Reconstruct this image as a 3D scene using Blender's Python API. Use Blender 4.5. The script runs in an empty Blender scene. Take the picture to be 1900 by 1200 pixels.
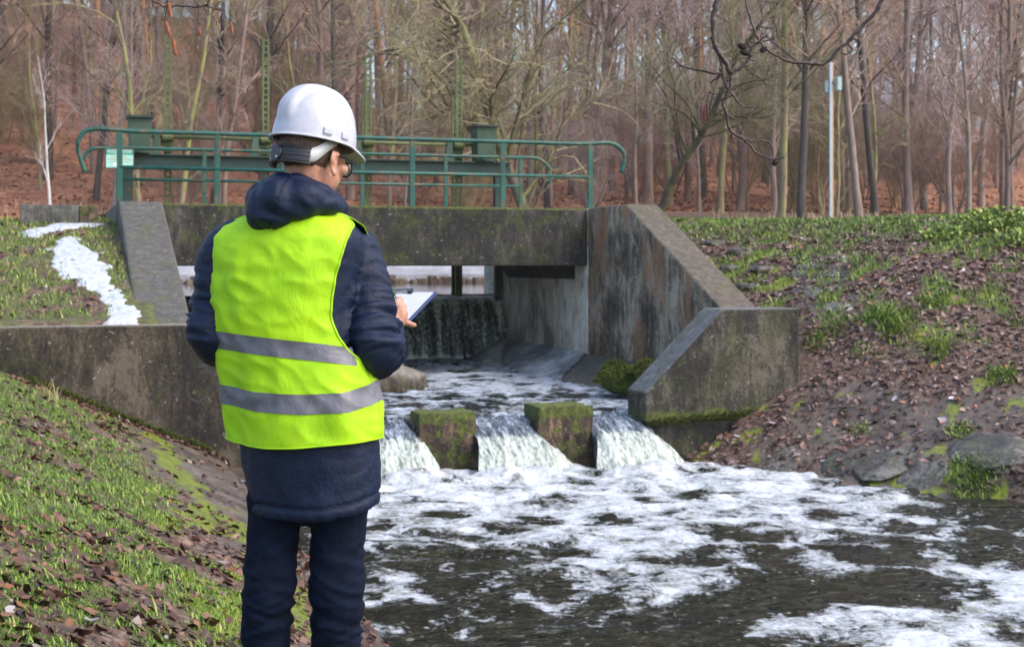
import bpy, bmesh, math, random, os
import numpy as np
from mathutils import Vector, Matrix, noise as mnoise
R = math.radians
random.seed(7); rng = np.random.default_rng(11)
ONLY = os.environ.get('SCENE_ONLY', '')      # quick tests only
C = bpy.data.collections.new('scene'); bpy.context.scene.collection.children.link(C)
S = bpy.context.scene

# ------------------------------------------------------------------ camera
F = 2639.0                                   # focal length in photo pixels (50 mm on 36 mm over 1900 px)
cd = bpy.data.cameras.new('camera'); cam = bpy.data.objects.new('camera', cd); C.objects.link(cam)
cam.location = (0, 0, 0); cam.rotation_euler = (R(90), 0, 0)
cd.lens = 50; cd.sensor_width = 36; cd.shift_y = -110/1900
cd.clip_start = 0.05; cd.clip_end = 2000
cd.dof.use_dof = True; cd.dof.focus_distance = 3.9; cd.dof.aperture_fstop = 10.0
S.camera = cam
# ------------------------------------------------------------------ light
SUN_EL, SUN_AZ = R(46), R(112)                # azimuth measured from +Y towards +X
w = bpy.data.worlds.new('World'); S.world = w; w.use_nodes = True
nt = w.node_tree; nt.nodes.clear()
sky = nt.nodes.new('ShaderNodeTexSky'); sky.sky_type = 'NISHITA'; sky.sun_disc = False
sky.sun_elevation = SUN_EL; sky.sun_rotation = SUN_AZ; sky.air_density = 1.0; sky.dust_density = 3.0; sky.ozone_density = 1.0
bg = nt.nodes.new('ShaderNodeBackground'); bg.inputs[1].default_value = 0.15
wo = nt.nodes.new('ShaderNodeOutputWorld')
nt.links.new(sky.outputs[0], bg.inputs[0]); nt.links.new(bg.outputs[0], wo.inputs[0])
sd = bpy.data.lights.new('sun', 'SUN'); sd.energy = .5; sd.angle = R(40); sd.color = (1, .95, .88)
so = bpy.data.objects.new('sun', sd); C.objects.link(so)
dv = Vector((math.sin(SUN_AZ)*math.cos(SUN_EL), math.cos(SUN_AZ)*math.cos(SUN_EL), math.sin(SUN_EL)))
so.rotation_euler = dv.to_track_quat('Z', 'Y').to_euler(); so.location = (30, -20, 40)
S.view_settings.view_transform = 'Standard'; S.view_settings.look = 'None'
S.view_settings.exposure = 1.4; S.view_settings.gamma = 1.0
S.cycles.max_bounces = 5; S.cycles.diffuse_bounces = 3; S.cycles.glossy_bounces = 3
S.cycles.transmission_bounces = 4; S.cycles.transparent_max_bounces = 8
S.cycles.caustics_reflective = False; S.cycles.caustics_refractive = False

# ------------------------------------------------------------------ site axes: a runs along the weir, b runs upstream
U = np.array([.9496, .3135]); Wv = np.array([-.3135, .9496])
def G(a, b, z): return (a*U[0]+b*Wv[0], a*U[1]+b*Wv[1], z)
def AB(x, y): return (x*U[0]+y*U[1], x*Wv[0]+y*Wv[1])
def P(px, py, Y): return np.array([(px-950)*Y/F, Y, (490-py)*Y/F])
def onb(px, py, b):                          # where the sight line through a photo point meets the plane b
    k = (px-950)/F                            # x = k*y ; x = aU0 + bW0 ; y = aU1 + bW1
    a = (k*b*Wv[1]-b*Wv[0])/(U[0]-k*U[1]); y = a*U[1]+b*Wv[1]
    return a, b, (490-py)*y/F
def onz(px, py, z):
    y = z*F/(490-py); return ((px-950)*y/F, y)

# ------------------------------------------------------------------ noise
_p = rng.permutation(256); _p = np.concatenate([_p, _p, _p])
_g = rng.normal(size=(256, 3)); _g /= np.linalg.norm(_g, axis=1)[:, None]
def pn(x, y, z=0.0):
    x, y, z = np.broadcast_arrays(np.asarray(x, float), np.asarray(y, float), np.asarray(z, float))
    xi, yi, zi = np.floor(x).astype(int), np.floor(y).astype(int), np.floor(z).astype(int)
    xf, yf, zf = x-xi, y-yi, z-zi
    u, v, ww = [t*t*t*(t*(t*6-15)+10) for t in (xf, yf, zf)]
    r = 0
    for dx in (0, 1):
        for dy in (0, 1):
            for dz in (0, 1):
                h = _p[_p[_p[(xi+dx) & 255]+((yi+dy) & 255)]+((zi+dz) & 255)]
                g = _g[h]
                d = g[..., 0]*(xf-dx)+g[..., 1]*(yf-dy)+g[..., 2]*(zf-dz)
                r = r+d*(u if dx else 1-u)*(v if dy else 1-v)*(ww if dz else 1-ww)
    return r*1.5
def fbm(x, y, z=0.0, o=4):
    r, a, f = 0, 1.0, 1.0
    for i in range(o): r = r+a*pn(np.asarray(x)*f+i*17.3, np.asarray(y)*f+i*9.1, np.asarray(z)*f); a *= .5; f *= 2.03
    return r
def sst(e0, e1, x): t = np.clip((np.asarray(x, float)-e0)/(e1-e0), 0, 1); return t*t*(3-2*t)

# ------------------------------------------------------------------ materials
class M:
    def __init__(s, name, **kw):
        s.m = bpy.data.materials.new(name); s.m.use_nodes = True; s.nt = s.m.node_tree
        s.b = s.nt.nodes['Principled BSDF']
        for k, v in kw.items(): s.set(s.b, k.replace('_', ' '), v)
    def set(s, node, key, v):
        sock = node.inputs[key]
        if isinstance(v, bpy.types.NodeSocket): s.nt.links.new(v, sock)
        else:
            if isinstance(v, (tuple, list)) and len(v) == 3 and sock.type == 'RGBA': v = (*v, 1)
            sock.default_value = v
    def n(s, typ, props=None, **ins):
        node = s.nt.nodes.new('ShaderNode'+typ)
        for k, v in (props or {}).items(): setattr(node, k, v)
        for k, v in ins.items():
            k = k.replace('_', ' ')
            if k[0] == 'i' and k[1:].isdigit(): k = int(k[1:])
            s.set(node, k, v)
        return node
    def pos(s): return s.n('NewGeometry').outputs['Position']
    def obj(s): return s.n('TexCoord').outputs['Object']
    def mapv(s, v, scale=(1, 1, 1), rot=(0, 0, 0)):
        return s.n('Mapping', Vector=v, Scale=scale, Rotation=rot).outputs[0]
    def noise(s, v, scale, detail=5, rough=.55, dist=0, out=0):
        return s.n('TexNoise', Vector=v, Scale=scale, Detail=detail, Roughness=rough, Distortion=dist).outputs[out]
    def ramp(s, f, stops, interp='LINEAR'):
        r = s.n('ValToRGB', Fac=f); cr = r.color_ramp; cr.interpolation = interp
        while len(cr.elements) < len(stops): cr.elements.new(.5)
        for e, (p, c) in zip(cr.elements, stops): e.position = p; e.color = (*c, 1) if not isinstance(c, (int, float)) else (c, c, c, 1)
        return r.outputs[0]
    def mix(s, f, a, b, mode='MIX'):
        nd = s.n('Mix', {'data_type': 'RGBA', 'blend_type': mode})
        s.set(nd, 0, f); s.set(nd, 6, a); s.set(nd, 7, b); return nd.outputs[2]
    def math(s, op, a, b=0.0, clamp=False):
        nd = s.n('Math', {'operation': op, 'use_clamp': clamp}); s.set(nd, 0, a); s.set(nd, 1, b); return nd.outputs[0]
    def attr(s, name, out='Fac'): return s.n('Attribute', {'attribute_name': name}).outputs[out]
    def bump(s, h, strength=.3, dist=.02, nrm=None):
        nd = s.n('Bump', Height=h, Strength=strength, Distance=dist)
        if nrm is not None: s.set(nd, 'Normal', nrm)
        s.set(s.b, 'Normal', nd.outputs[0]); return nd.outputs[0]
    def upz(s): return s.n('SeparateXYZ', Vector=s.n('NewGeometry').outputs['Normal']).outputs[2]

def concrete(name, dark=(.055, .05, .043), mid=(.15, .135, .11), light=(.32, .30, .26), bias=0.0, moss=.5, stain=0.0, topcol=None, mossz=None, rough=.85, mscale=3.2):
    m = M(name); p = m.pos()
    st = m.noise(m.mapv(p, (1.9, 1.9, .55)), 2.4, 9, .74, 1.3)
    cl = m.noise(p, 1.1, 6, .6)
    v = m.math('ADD', m.math('MULTIPLY', st, .75), m.math('ADD', m.math('MULTIPLY', cl, .75), bias-.26))
    fine = m.noise(p, 28, 4, .7)
    v = m.math('ADD', v, m.math('MULTIPLY', m.math('SUBTRACT', fine, .5), .42))
    col = m.ramp(v, [(.39, dark), (.52, mid), (.64, light)])
    pits = m.ramp(m.n('TexVoronoi', Vector=p, Scale=16.0).outputs[0], [(.05, .5), (.16, 1)])
    col = m.mix(.5, col, pits, 'MULTIPLY')
    wsp = m.ramp(m.noise(p, 17, 3, .6), [(.66, 0), (.70, 1)])
    if stain:
        sn = m.ramp(m.noise(m.mapv(p, (1.3, 1.3, .3)), 1.5, 7, .65, .8), [(.48, 0), (.62, 1)])
        col = m.mix(m.math('MULTIPLY', sn, stain), col, (.30, .15, .07))
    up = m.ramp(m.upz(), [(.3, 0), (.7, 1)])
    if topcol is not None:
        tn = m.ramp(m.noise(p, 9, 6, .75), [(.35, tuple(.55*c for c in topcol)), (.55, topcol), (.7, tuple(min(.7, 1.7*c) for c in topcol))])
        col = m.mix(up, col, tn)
    col = m.mix(m.math('MULTIPLY', wsp, .45), col, (.40, .39, .36))
    mn = m.noise(p, mscale, 7, .7)
    mask = m.math('MULTIPLY', m.ramp(mn, [(.5, 0), (.6, 1)]), moss)
    grn = m.ramp(m.noise(p, 20, 3, .6), [(.3, (.02, .03, .006)), (.6, (.09, .11, .015)), (.8, (.22, .2, .02))])
    col = m.mix(m.math('MULTIPLY', mask, .75), col, grn)
    if mossz:                                  # moss gathers along a height band
        z = m.n('SeparateXYZ', Vector=p).outputs[2]
        d = m.math('ABSOLUTE', m.math('SUBTRACT', z, mossz[0]))
        band = m.math('SUBTRACT', 1.0, m.math('DIVIDE', d, mossz[1]), True)
        bm = m.ramp(m.math('ADD', m.math('MULTIPLY', band, .5), m.math('MULTIPLY', mn, .6)), [(.55, 0), (.68, 1)])
        col = m.mix(m.math('MULTIPLY', bm, .9), col, grn)
    m.set(m.b, 'Base Color', col); m.set(m.b, 'Roughness', rough)
    h = m.math('ADD', m.math('MULTIPLY', fine, .4), m.math('MULTIPLY', m.noise(p, 7, 6, .7), .8))
    m.bump(h, .55, .03)
    return m.m

def simple(name, col, rough=.6, var=.25, scale=12, metal=0.0, bump=0.0, spec=.5, coord='pos'):
    m = M(name); p = m.pos() if coord == 'pos' else m.obj()
    nz = m.noise(p, scale, 5, .6)
    c2 = tuple(c*(1-var) for c in col); c3 = tuple(min(1, c*(1+var)) for c in col)
    m.set(m.b, 'Base Color', m.ramp(nz, [(.3, c2), (.7, c3)])); m.set(m.b, 'Roughness', rough)
    m.set(m.b, 'Metallic', metal); m.set(m.b, 'Specular IOR Level', spec)
    if bump: m.bump(nz, bump, .01)
    return m.m

def painted(name, col, rust=.5, rough=.45):
    m = M(name); p = m.pos()
    base = m.ramp(m.noise(p, 3, 5, .6), [(.3, tuple(c*.6 for c in col)), (.7, tuple(c*1.35 for c in col))])
    rm = m.ramp(m.noise(p, 6.5, 7, .75), [(.60-.08*rust, 0), (.70-.08*rust, 1)])
    rc = m.ramp(m.noise(p, 30, 3, .5), [(.3, (.10, .035, .015)), (.7, (.28, .14, .06))])
    m.set(m.b, 'Base Color', m.mix(m.math('MULTIPLY', rm, rust), base, rc))
    m.set(m.b, 'Roughness', rough); m.bump(m.noise(p, 40, 3, .6), .15, .004)
    return m.m

# ------------------------------------------------------------------ object helpers
WL = {}                                       # world location of each object built
def link(o, parent=None, loc=(0, 0, 0)):
    C.objects.link(o)
    if parent is not None:
        o.parent = parent; pl = WL[parent.name]
        WL[o.name] = tuple(loc); o.location = [l-q for l, q in zip(loc, pl)]
    else:
        WL[o.name] = tuple(loc); o.location = loc
    return o
def tag(o, label=None, cat=None, group=None, kind=None):
    if label: o['label'] = label
    if cat: o['category'] = cat
    if group: o['group'] = group
    if kind: o['kind'] = kind
    return o
def empty(name, loc, label, cat, group=None):
    o = bpy.data.objects.new(name, None); o.empty_display_size = .1
    link(o, None, tuple(float(v) for v in loc)); return tag(o, label, cat, group)
def mesh_np(name, V, Fq, smooth=False):
    V = np.asarray(V, np.float32); me = bpy.data.meshes.new(name)
    if isinstance(Fq, np.ndarray) and Fq.ndim == 2:
        n, k = Fq.shape
        me.vertices.add(len(V)); me.vertices.foreach_set('co', V.ravel())
        me.loops.add(n*k); me.loops.foreach_set('vertex_index', Fq.astype(np.int32).ravel())
        me.polygons.add(n); me.polygons.foreach_set('loop_start', np.arange(0, n*k, k, dtype=np.int32))
        me.update(calc_edges=True); me.validate()
    else:
        me.from_pydata([tuple(map(float, v)) for v in V], [], [tuple(f) for f in Fq]); me.update()
    if smooth: me.polygons.foreach_set('use_smooth', [True]*len(me.polygons))
    return me
def mk(name, V, Fq, mat, parent=None, smooth=False, bevel=0, base=None, solid=0):
    V = np.asarray(V, float)
    if parent is not None: loc = WL[parent.name]
    else: loc = base if base is not None else ((V[:, 0].min()+V[:, 0].max())/2, (V[:, 1].min()+V[:, 1].max())/2, V[:, 2].min())
    loc = tuple(float(v) for v in loc)
    me = mesh_np(name, V-np.array(loc), Fq, smooth); me.materials.append(mat)
    o = bpy.data.objects.new(name, me); link(o, parent, loc)
    if solid: md = o.modifiers.new('s', 'SOLIDIFY'); md.thickness = solid; md.offset = 0
    if bevel:
        md = o.modifiers.new('b', 'BEVEL'); md.width = bevel; md.segments = 2; md.limit_method = 'ANGLE'
    return o
class MB:                                     # mesh collector in world coordinates
    def __init__(s): s.V = []; s.F = []
    def add(s, V, Fc):
        o = len(s.V); s.V += [tuple(v) for v in V]; s.F += [tuple(i+o for i in f) for f in Fc]; return s
    def box(s, c, h, ax=None):                # centre, half sizes, optional 3 axes rows
        ax = np.eye(3) if ax is None else np.asarray(ax, float); c = np.asarray(c, float)
        V = [c+ax[0]*h[0]*i+ax[1]*h[1]*j+ax[2]*h[2]*k for i in (-1, 1) for j in (-1, 1) for k in (-1, 1)]
        return s.add(V, [(0, 1, 3, 2), (4, 6, 7, 5), (0, 4, 5, 1), (2, 3, 7, 6), (0, 2, 6, 4), (1, 5, 7, 3)])
    def gbox(s, a0, a1, b0, b1, z0, z1):
        V = [G(a, b, z) for a in (a0, a1) for b in (b0, b1) for z in (z0, z1)]
        return s.add(V, [(0, 1, 3, 2), (4, 6, 7, 5), (0, 4, 5, 1), (2, 3, 7, 6), (0, 2, 6, 4), (1, 5, 7, 3)])
    def prism(s, A, B):                       # two matching outlines
        n = len(A)
        return s.add(list(A)+list(B), [tuple(range(n))[::-1], tuple(range(n, 2*n))]+[(i, (i+1) % n, n+(i+1) % n, n+i) for i in range(n)])
    def tube(s, pts, r, sides=8, caps=True):
        pts = np.asarray(pts, float); n = len(pts); r = np.broadcast_to(np.asarray(r, float), (n,))
        V, Fc = tubes_np(pts[None], r[None], sides)
        o = len(s.V); s.V += [tuple(v) for v in V]; s.F += [tuple(int(i)+o for i in f) for f in Fc]
        if caps:
            s.F.append(tuple(o+i for i in range(sides))[::-1]); s.F.append(tuple(o+(n-1)*sides+i for i in range(sides)))
        return s
    def build(s, name, mat, parent=None, smooth=False, bevel=0, base=None):
        bm = bmesh.new(); vs = [bm.verts.new(v) for v in s.V]
        for f in s.F:
            try: bm.faces.new([vs[i] for i in f])
            except ValueError: pass
        bmesh.ops.recalc_face_normals(bm, faces=bm.faces)
        V = np.array(s.V); me = bpy.data.meshes.new(name)
        loc = WL[parent.name] if parent is not None else (base if base is not None else ((V[:, 0].min()+V[:, 0].max())/2, (V[:, 1].min()+V[:, 1].max())/2, V[:, 2].min()))
        loc = tuple(float(v) for v in loc); bmesh.ops.translate(bm, verts=bm.verts, vec=[-v for v in loc])
        bm.to_mesh(me); bm.free(); me.materials.append(mat)
        if smooth: me.polygons.foreach_set('use_smooth', [True]*len(me.polygons))
        o = bpy.data.objects.new(name, me); link(o, parent, loc)
        if bevel: md = o.modifiers.new('b', 'BEVEL'); md.width = bevel; md.segments = 2; md.limit_method = 'ANGLE'
        return o
def tubes_np(Pt, Rd, sides):                  # Pt (M,K,3), Rd (M,K) -> quads
    Mn, K, _ = Pt.shape
    T = np.gradient(Pt, axis=1); T /= np.linalg.norm(T, axis=2, keepdims=True)+1e-9
    ref = np.zeros((Mn, 1, 3)); mean = T.mean(1, keepdims=True)
    ax = np.argmin(np.abs(mean), axis=2)[:, 0]; ref[np.arange(Mn), 0, ax] = 1
    A = np.cross(T, ref); A /= np.linalg.norm(A, axis=2, keepdims=True)+1e-9; B = np.cross(T, A)
    th = np.arange(sides)*2*np.pi/sides
    V = Pt[:, :, None]+Rd[:, :, None, None]*(A[:, :, None]*np.cos(th)[None, None, :, None]+B[:, :, None]*np.sin(th)[None, None, :, None])
    V = V.reshape(-1, 3)
    m, k, j = np.meshgrid(np.arange(Mn), np.arange(K-1), np.arange(sides), indexing='ij')
    i0 = (m*K+k)*sides+j; i1 = (m*K+k)*sides+(j+1) % sides
    return V, np.stack([i0, i1, i1+sides, i0+sides], -1).reshape(-1, 4)
def smooth_path(pts, n=6):                    # Catmull-Rom through pts
    p = np.asarray(pts, float); p = np.vstack([2*p[0]-p[1], p, 2*p[-1]-p[-2]]); out = []
    for i in range(1, len(p)-2):
        for t in np.linspace(0, 1, n, endpoint=False):
            out.append(.5*((2*p[i])+(-p[i-1]+p[i+1])*t+(2*p[i-1]-5*p[i]+4*p[i+1]-p[i+2])*t*t+(-p[i-1]+3*p[i]-3*p[i+1]+p[i+2])*t**3))
    return np.array(out+[p[-2]])
def set_attr(me, name, vals):
    at = me.attributes.new(name, 'FLOAT', 'POINT'); at.data.foreach_set('value', np.asarray(vals, np.float32).ravel())
def grid_faces(n, m):                         # n rows, m cols
    i, j = np.meshgrid(np.arange(n-1), np.arange(m-1), indexing='ij'); k = i*m+j
    return np.stack([k, k+1, k+m+1, k+m], -1).reshape(-1, 4)
def ellipsoid(c, r, ax=None, nu=24, nv=14):
    ax = np.eye(3) if ax is None else np.asarray(ax, float); V = []; Fc = []
    for i in range(1, nv):
        ph = math.pi*i/nv
        for j in range(nu):
            th = 2*math.pi*j/nu
            V.append(np.asarray(c)+ax[0]*r[0]*math.sin(ph)*math.cos(th)+ax[1]*r[1]*math.sin(ph)*math.sin(th)+ax[2]*r[2]*math.cos(ph))
    t = len(V); V.append(np.asarray(c)+ax[2]*r[2]); V.append(np.asarray(c)-ax[2]*r[2])
    for i in range(nv-2):
        for j in range(nu): a = i*nu+j; b = i*nu+(j+1) % nu; Fc.append((a, a+nu, b+nu, b))
    for j in range(nu): Fc.append((t, j, (j+1) % nu)); Fc.append((t+1, (nv-2)*nu+(j+1) % nu, (nv-2)*nu+j))
    return V, Fc
def capsule(p0, p1, r0, r1, sides=16):        # closed tapered capsule
    p0 = np.asarray(p0, float); p1 = np.asarray(p1, float); d = p1-p0; L = np.linalg.norm(d)+1e-9; d = d/L
    ps, rs = [], []
    for t in (-88, -65, -40, -20, 0): ps.append(p0+d*r0*math.sin(R(t))); rs.append(r0*math.cos(R(t)))
    for t in (0, 20, 40, 65, 88): ps.append(p1+d*r1*math.sin(R(t))); rs.append(r1*math.cos(R(t)))
    V, Fq = tubes_np(np.array(ps)[None], np.array(rs)[None], sides); n = len(ps)
    return list(V), [tuple(int(q) for q in f) for f in Fq]+[tuple(range(sides))[::-1], tuple((n-1)*sides+i for i in range(sides))]
def remesh(mb, voxel, smooth=4, fac=.5):      # union of closed pieces as one continuous surface
    bm = bmesh.new(); vs = [bm.verts.new(v) for v in mb.V]
    for f in mb.F:
        try: bm.faces.new([vs[i] for i in f])
        except ValueError: pass
    bmesh.ops.recalc_face_normals(bm, faces=bm.faces)
    me = bpy.data.meshes.new('t'); bm.to_mesh(me); bm.free()
    o = bpy.data.objects.new('t', me); C.objects.link(o)
    md = o.modifiers.new('r', 'REMESH'); md.mode = 'VOXEL'; md.voxel_size = voxel
    if smooth: md = o.modifiers.new('s', 'SMOOTH'); md.factor = fac; md.iterations = smooth
    dg = bpy.context.evaluated_depsgraph_get(); dg.update()
    m2 = bpy.data.meshes.new_from_object(o.evaluated_get(dg))
    bpy.data.objects.remove(o); bpy.data.meshes.remove(me)
    V = np.empty(len(m2.vertices)*3); m2.vertices.foreach_get('co', V); V = V.reshape(-1, 3)
    Nn = np.empty(len(m2.vertices)*3); m2.vertices.foreach_get('normal', Nn); Nn = Nn.reshape(-1, 3)
    Fc = [tuple(p.vertices) for p in m2.polygons]; bpy.data.meshes.remove(m2)
    return V, Nn, Fc
# ------------------------------------------------------------------ ground
ZW, ZU, ZUP = -2.36, -1.83, -.6               # river, stilling pool, water above the gates
TO = np.array([2.24, 16.9]); TD = np.array([.72, -.69])/math.hypot(.72, .69); TN = np.array([.69, .72])/math.hypot(.69, .72)
def ground_h(x, y, detail=True):
    x = np.asarray(x, float); y = np.asarray(y, float)
    a = x*U[0]+y*U[1]; b = x*Wv[0]+y*Wv[1]
    # left bank, in front of the long wall
    t = 2.09-a
    zl = np.where(t > 0, ZW+.443*np.minimum(t, 3.4)+.1*np.clip(t-3.4, 0, 12), ZW+.5*t)
    zl = zl+.29*np.exp(-((x+.57)**2+(y-3.7)**2)/1.1)
    # behind the long wall, rising to the deck
    zb = np.interp(b, [17.3, 18.0, 20, 22.5, 24, 27, 29, 31], [-.76, -.60, 0, .60, .72, .72, -.4, -1.6])
    lf = np.where(b < 17.5, zl, zb)
    # right bank
    s = (x-TO[0])*TN[0]+(y-TO[1])*TN[1]; tt = (x-TO[0])*TD[0]+(y-TO[1])*TD[1]
    rise = np.interp(s, [-6, 0, 1.5, 2.6, 4.5, 7.5, 9, 30], [-1.6, 0, .9, 1.62, 2.35, 3.08, 3.14, 3.2])
    rise2 = np.interp(s, [-6, 0, .25, 1.5, 2.6, 4.5, 7.5, 9, 30], [-1.6, 0, .28, .72, 1.2, 1.95, 2.95, 3.12, 3.3])
    k = sst(.5, 3.5, tt)
    zr = ZW+rise*(1-k)+rise2*k
    zr = np.where(b > 27, np.minimum(zr, np.interp(b, [27, 29, 31], [.8, -.4, -1.6])), zr)
    bed = np.full_like(x, -2.9)
    mid = (a+b*0 > 1.4) & (a < 9.0) & (b > 17.45)
    mid2 = (a > 2.6) & (a < 8.0) & (b > 15.6)
    h = np.where(a > 5.2, zr, lf)
    h = np.where(mid | mid2, bed, h)
    h = np.where((b <= 17.5) & (a > 2.09) & (a <= 5.2), np.maximum(np.minimum(zl, ZW-.1), -2.9), h)
    # pond above the gates, far bank and the wooded hill
    far = np.interp(b, [27, 42, 43.6, 44.4, 46.2, 46.6, 50, 60, 78, 100, 110, 400], [-1.8, -1.8, -.75, -.55, -.2, .35, 1.3, 3.1, 6.4, 11.2, 11.8, 11.8])
    far = far+np.interp(b, [44, 60, 100, 130], [0, .5, 6.5, 6.5])*sst(30, -26, x*60/np.maximum(y, 20))
    pond = None
    # right of the pond the plateau runs straight on into the wood
    farr = np.interp(b, [24, 30, 36, 50, 60, 78, 100, 110, 400], [.8, .86, 1.1, 2.1, 3.3, 6.6, 11.2, 11.8, 11.8])
    kk = sst(15.5, 19.5, a); kl = sst(-12, -17, a); kx = np.maximum(kk, kl)
    farm = far*(1-kx)+farr*kx
    h = np.where(b > 31, farm, np.where(b > 27, h*(1-kx)+np.maximum(h, farr)*kx, h))
    h = np.where((b > 24) & (b <= 27) & (a > 9.6), np.maximum(h, np.minimum(farr, h+.3)), h)
    if detail:
        rr = np.clip((b-15)/30, 0, 1)
        amp = .035+.30*sst(46, 75, b)
        h = h+amp*fbm(x*.9/(1+4*rr), y*.9/(1+4*rr), 3.1, 4)*np.where(mid | mid2, 0, 1)
        h = h+.012*fbm(x*7, y*7, 1.0, 2)*(b < 27)
    return h, a, b, s, tt
def axis_lines(segs):
    out = []
    for x0, x1, d in segs: out += list(np.arange(x0, x1, d))
    return np.array(sorted(set(np.round(out+[segs[-1][1]], 4))))
al = axis_lines([(-260, -60, 20), (-60, -16, 2), (-16, -4, .4), (-4, 14, .09), (14, 24, .4), (24, 70, 2), (70, 260, 20)])
bl = axis_lines([(-60, -6, 6), (-6, 1, .5), (1, 28, .09), (28, 47, .35), (47, 120, 1.2), (120, 400, 20)])
AA, BB = np.meshgrid(al, bl)
X = AA*U[0]+BB*Wv[0]; Y = AA*U[1]+BB*Wv[1]
H, a_, b_, s_, t_ = ground_h(X.ravel(), Y.ravel())
xf, yf = X.ravel(), Y.ravel()
def weights(x, y, a, b, s, t):                # what covers the ground: concrete, moss, grass, red leaves, mud
    n1 = fbm(x*.8, y*.8, 5.0, 4); n2 = fbm(x*2.2, y*2.2, 9.0, 4); n3 = fbm(x*.5, y*.5, 2.0, 3)
    leftf = (b < 17.4) & (a < 4); leftb = (b >= 17.4) & (b < 30) & (a < 1.8); right = (a > 5.2) & (b < 31)
    edge = .95+.35*n3+.15*n2+.45*sst(12, 8, b)
    wC = np.where(leftf, sst(edge-.12, edge+.12, a), 0)
    cr = sst(2.2+.9*n1+.3*n2, 1.5+.9*n1+.3*n2, s)*sst(.3, 1.0, t+.4*n2)*sst(4.3, 3.1, t+.5*n1)*sst(-.5, -.1, n2*.7+n1*.4+.08)
    wC = np.where(right, cr, wC)
    wM = np.where(leftf, np.maximum(np.exp(-((a-edge-.26-.12*n2)/.20)**2)*sst(-.8, -.3, n1+n2*.5), sst(-.25, .25, n2+.4*n1)*sst(.35, .9, a)*sst(1.95, 1.6, a)*sst(14, 11, b)), 0)
    wM = np.where(right, sst(.30, .6, n2+n1*.6)*.9+sst(-.1, .3, n2)*sst(1.9, .6, np.hypot(a-10.0, (b-19.4)*.7)), wM)
    gl = sst(-.28, .18, n2*.6+n1*.7+.10)*sst(edge+.1, edge-.35, a)
    gl = np.where(leftf, np.maximum(gl, sst(.1, -.5, a)*sst(7, 11, b)*.9), gl)
    wG = np.where(leftf, gl, 0)
    wG = np.where(leftb, sst(-.35, .2, n2+n1*.4+.12), wG)
    gr = sst(-.10, .22, n2*.8+n1*.6+.10*sst(1, 6, s)-.04)*sst(1.7, 3.0, s)
    gr = np.maximum(gr, sst(5.2, 7.2, s+.8*n2)*.95*sst(9.5, 8.2, t+0*s))
    wG = np.where(right, gr, wG)
    wG = np.where((b > 28) & (a > 11) & (b < 40), .9, wG)
    wR = sst(44, 50, b)
    return wC, wM, wG, wR
wC, wM, wG, wR = weights(xf, yf, a_, b_, s_, t_)
me = mesh_np('ground', np.stack([xf, yf, H], 1), grid_faces(len(bl), len(al)), True)
for nm, v in (('wC', wC), ('wM', wM), ('wG', wG), ('wR', wR)): set_attr(me, nm, v)
m = M('ground_soil'); p = m.pos()
n0 = m.noise(p, 9, 7, .75); nb = m.noise(p, 2.0, 5, .6)
vor = m.n('TexVoronoi', Vector=m.mapv(p, (1, 1, 1)), Scale=22.0, Randomness=1.0)
leafc = m.ramp(m.n('SeparateXYZ', Vector=vor.outputs['Color']).outputs[0], [(0, (.04, .024, .018)), (.35, (.09, .05, .034)), (.6, (.15, .08, .052)), (.85, (.22, .14, .10)), (1, (.30, .22, .18))])
mud = m.ramp(n0, [(.3, (.035, .024, .018)), (.6, (.10, .07, .05)), (.8, (.16, .12, .09))])
base = m.mix(.6, mud, leafc)
grs = m.ramp(n0, [(.3, (.03, .035, .01)), (.55, (.09, .11, .025)), (.75, (.17, .18, .05))])
base = m.mix(m.math('MULTIPLY', m.attr('wG'), .85), base, grs)
con = m.ramp(m.math('ADD', m.math('MULTIPLY', n0, .5), m.math('MULTIPLY', nb, .5)), [(.38, (.04, .03, .022)), (.5, (.105, .08, .06)), (.62, (.19, .155, .12))])
base = m.mix(m.attr('wC'), base, con)
mos = m.ramp(n0, [(.3, (.05, .06, .006)), (.5, (.15, .18, .015)), (.75, (.28, .32, .03))])
mk_ = m.ramp(m.math('ADD', m.math('MULTIPLY', m.attr('wM'), .62), m.math('ADD', m.math('MULTIPLY', n0, .35), m.math('MULTIPLY', m.noise(p, 34, 5, .7), .35))), [(.62, 0), (.82, 1)])
base = m.mix(mk_, base, mos)
fr = m.ramp(m.noise(p, 1.1, 9, .8), [(.34, (.10, .04, .022)), (.48, (.30, .125, .065)), (.6, (.42, .20, .11)), (.75, (.46, .29, .18))])
base = m.mix(m.attr('wR'), base, fr)
m.set(m.b, 'Base Color', base); m.set(m.b, 'Roughness', m.mix(m.attr('wC'), (.9,)*3, (.5,)*3))
m.bump(m.math('ADD', n0, m.math('MULTIPLY', m.noise(p, 45, 3, .6), .4)), .6, .03)
me.materials.append(m.m)
gr = bpy.data.objects.new('ground', me); link(gr); tag(gr, kind='structure')

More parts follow.
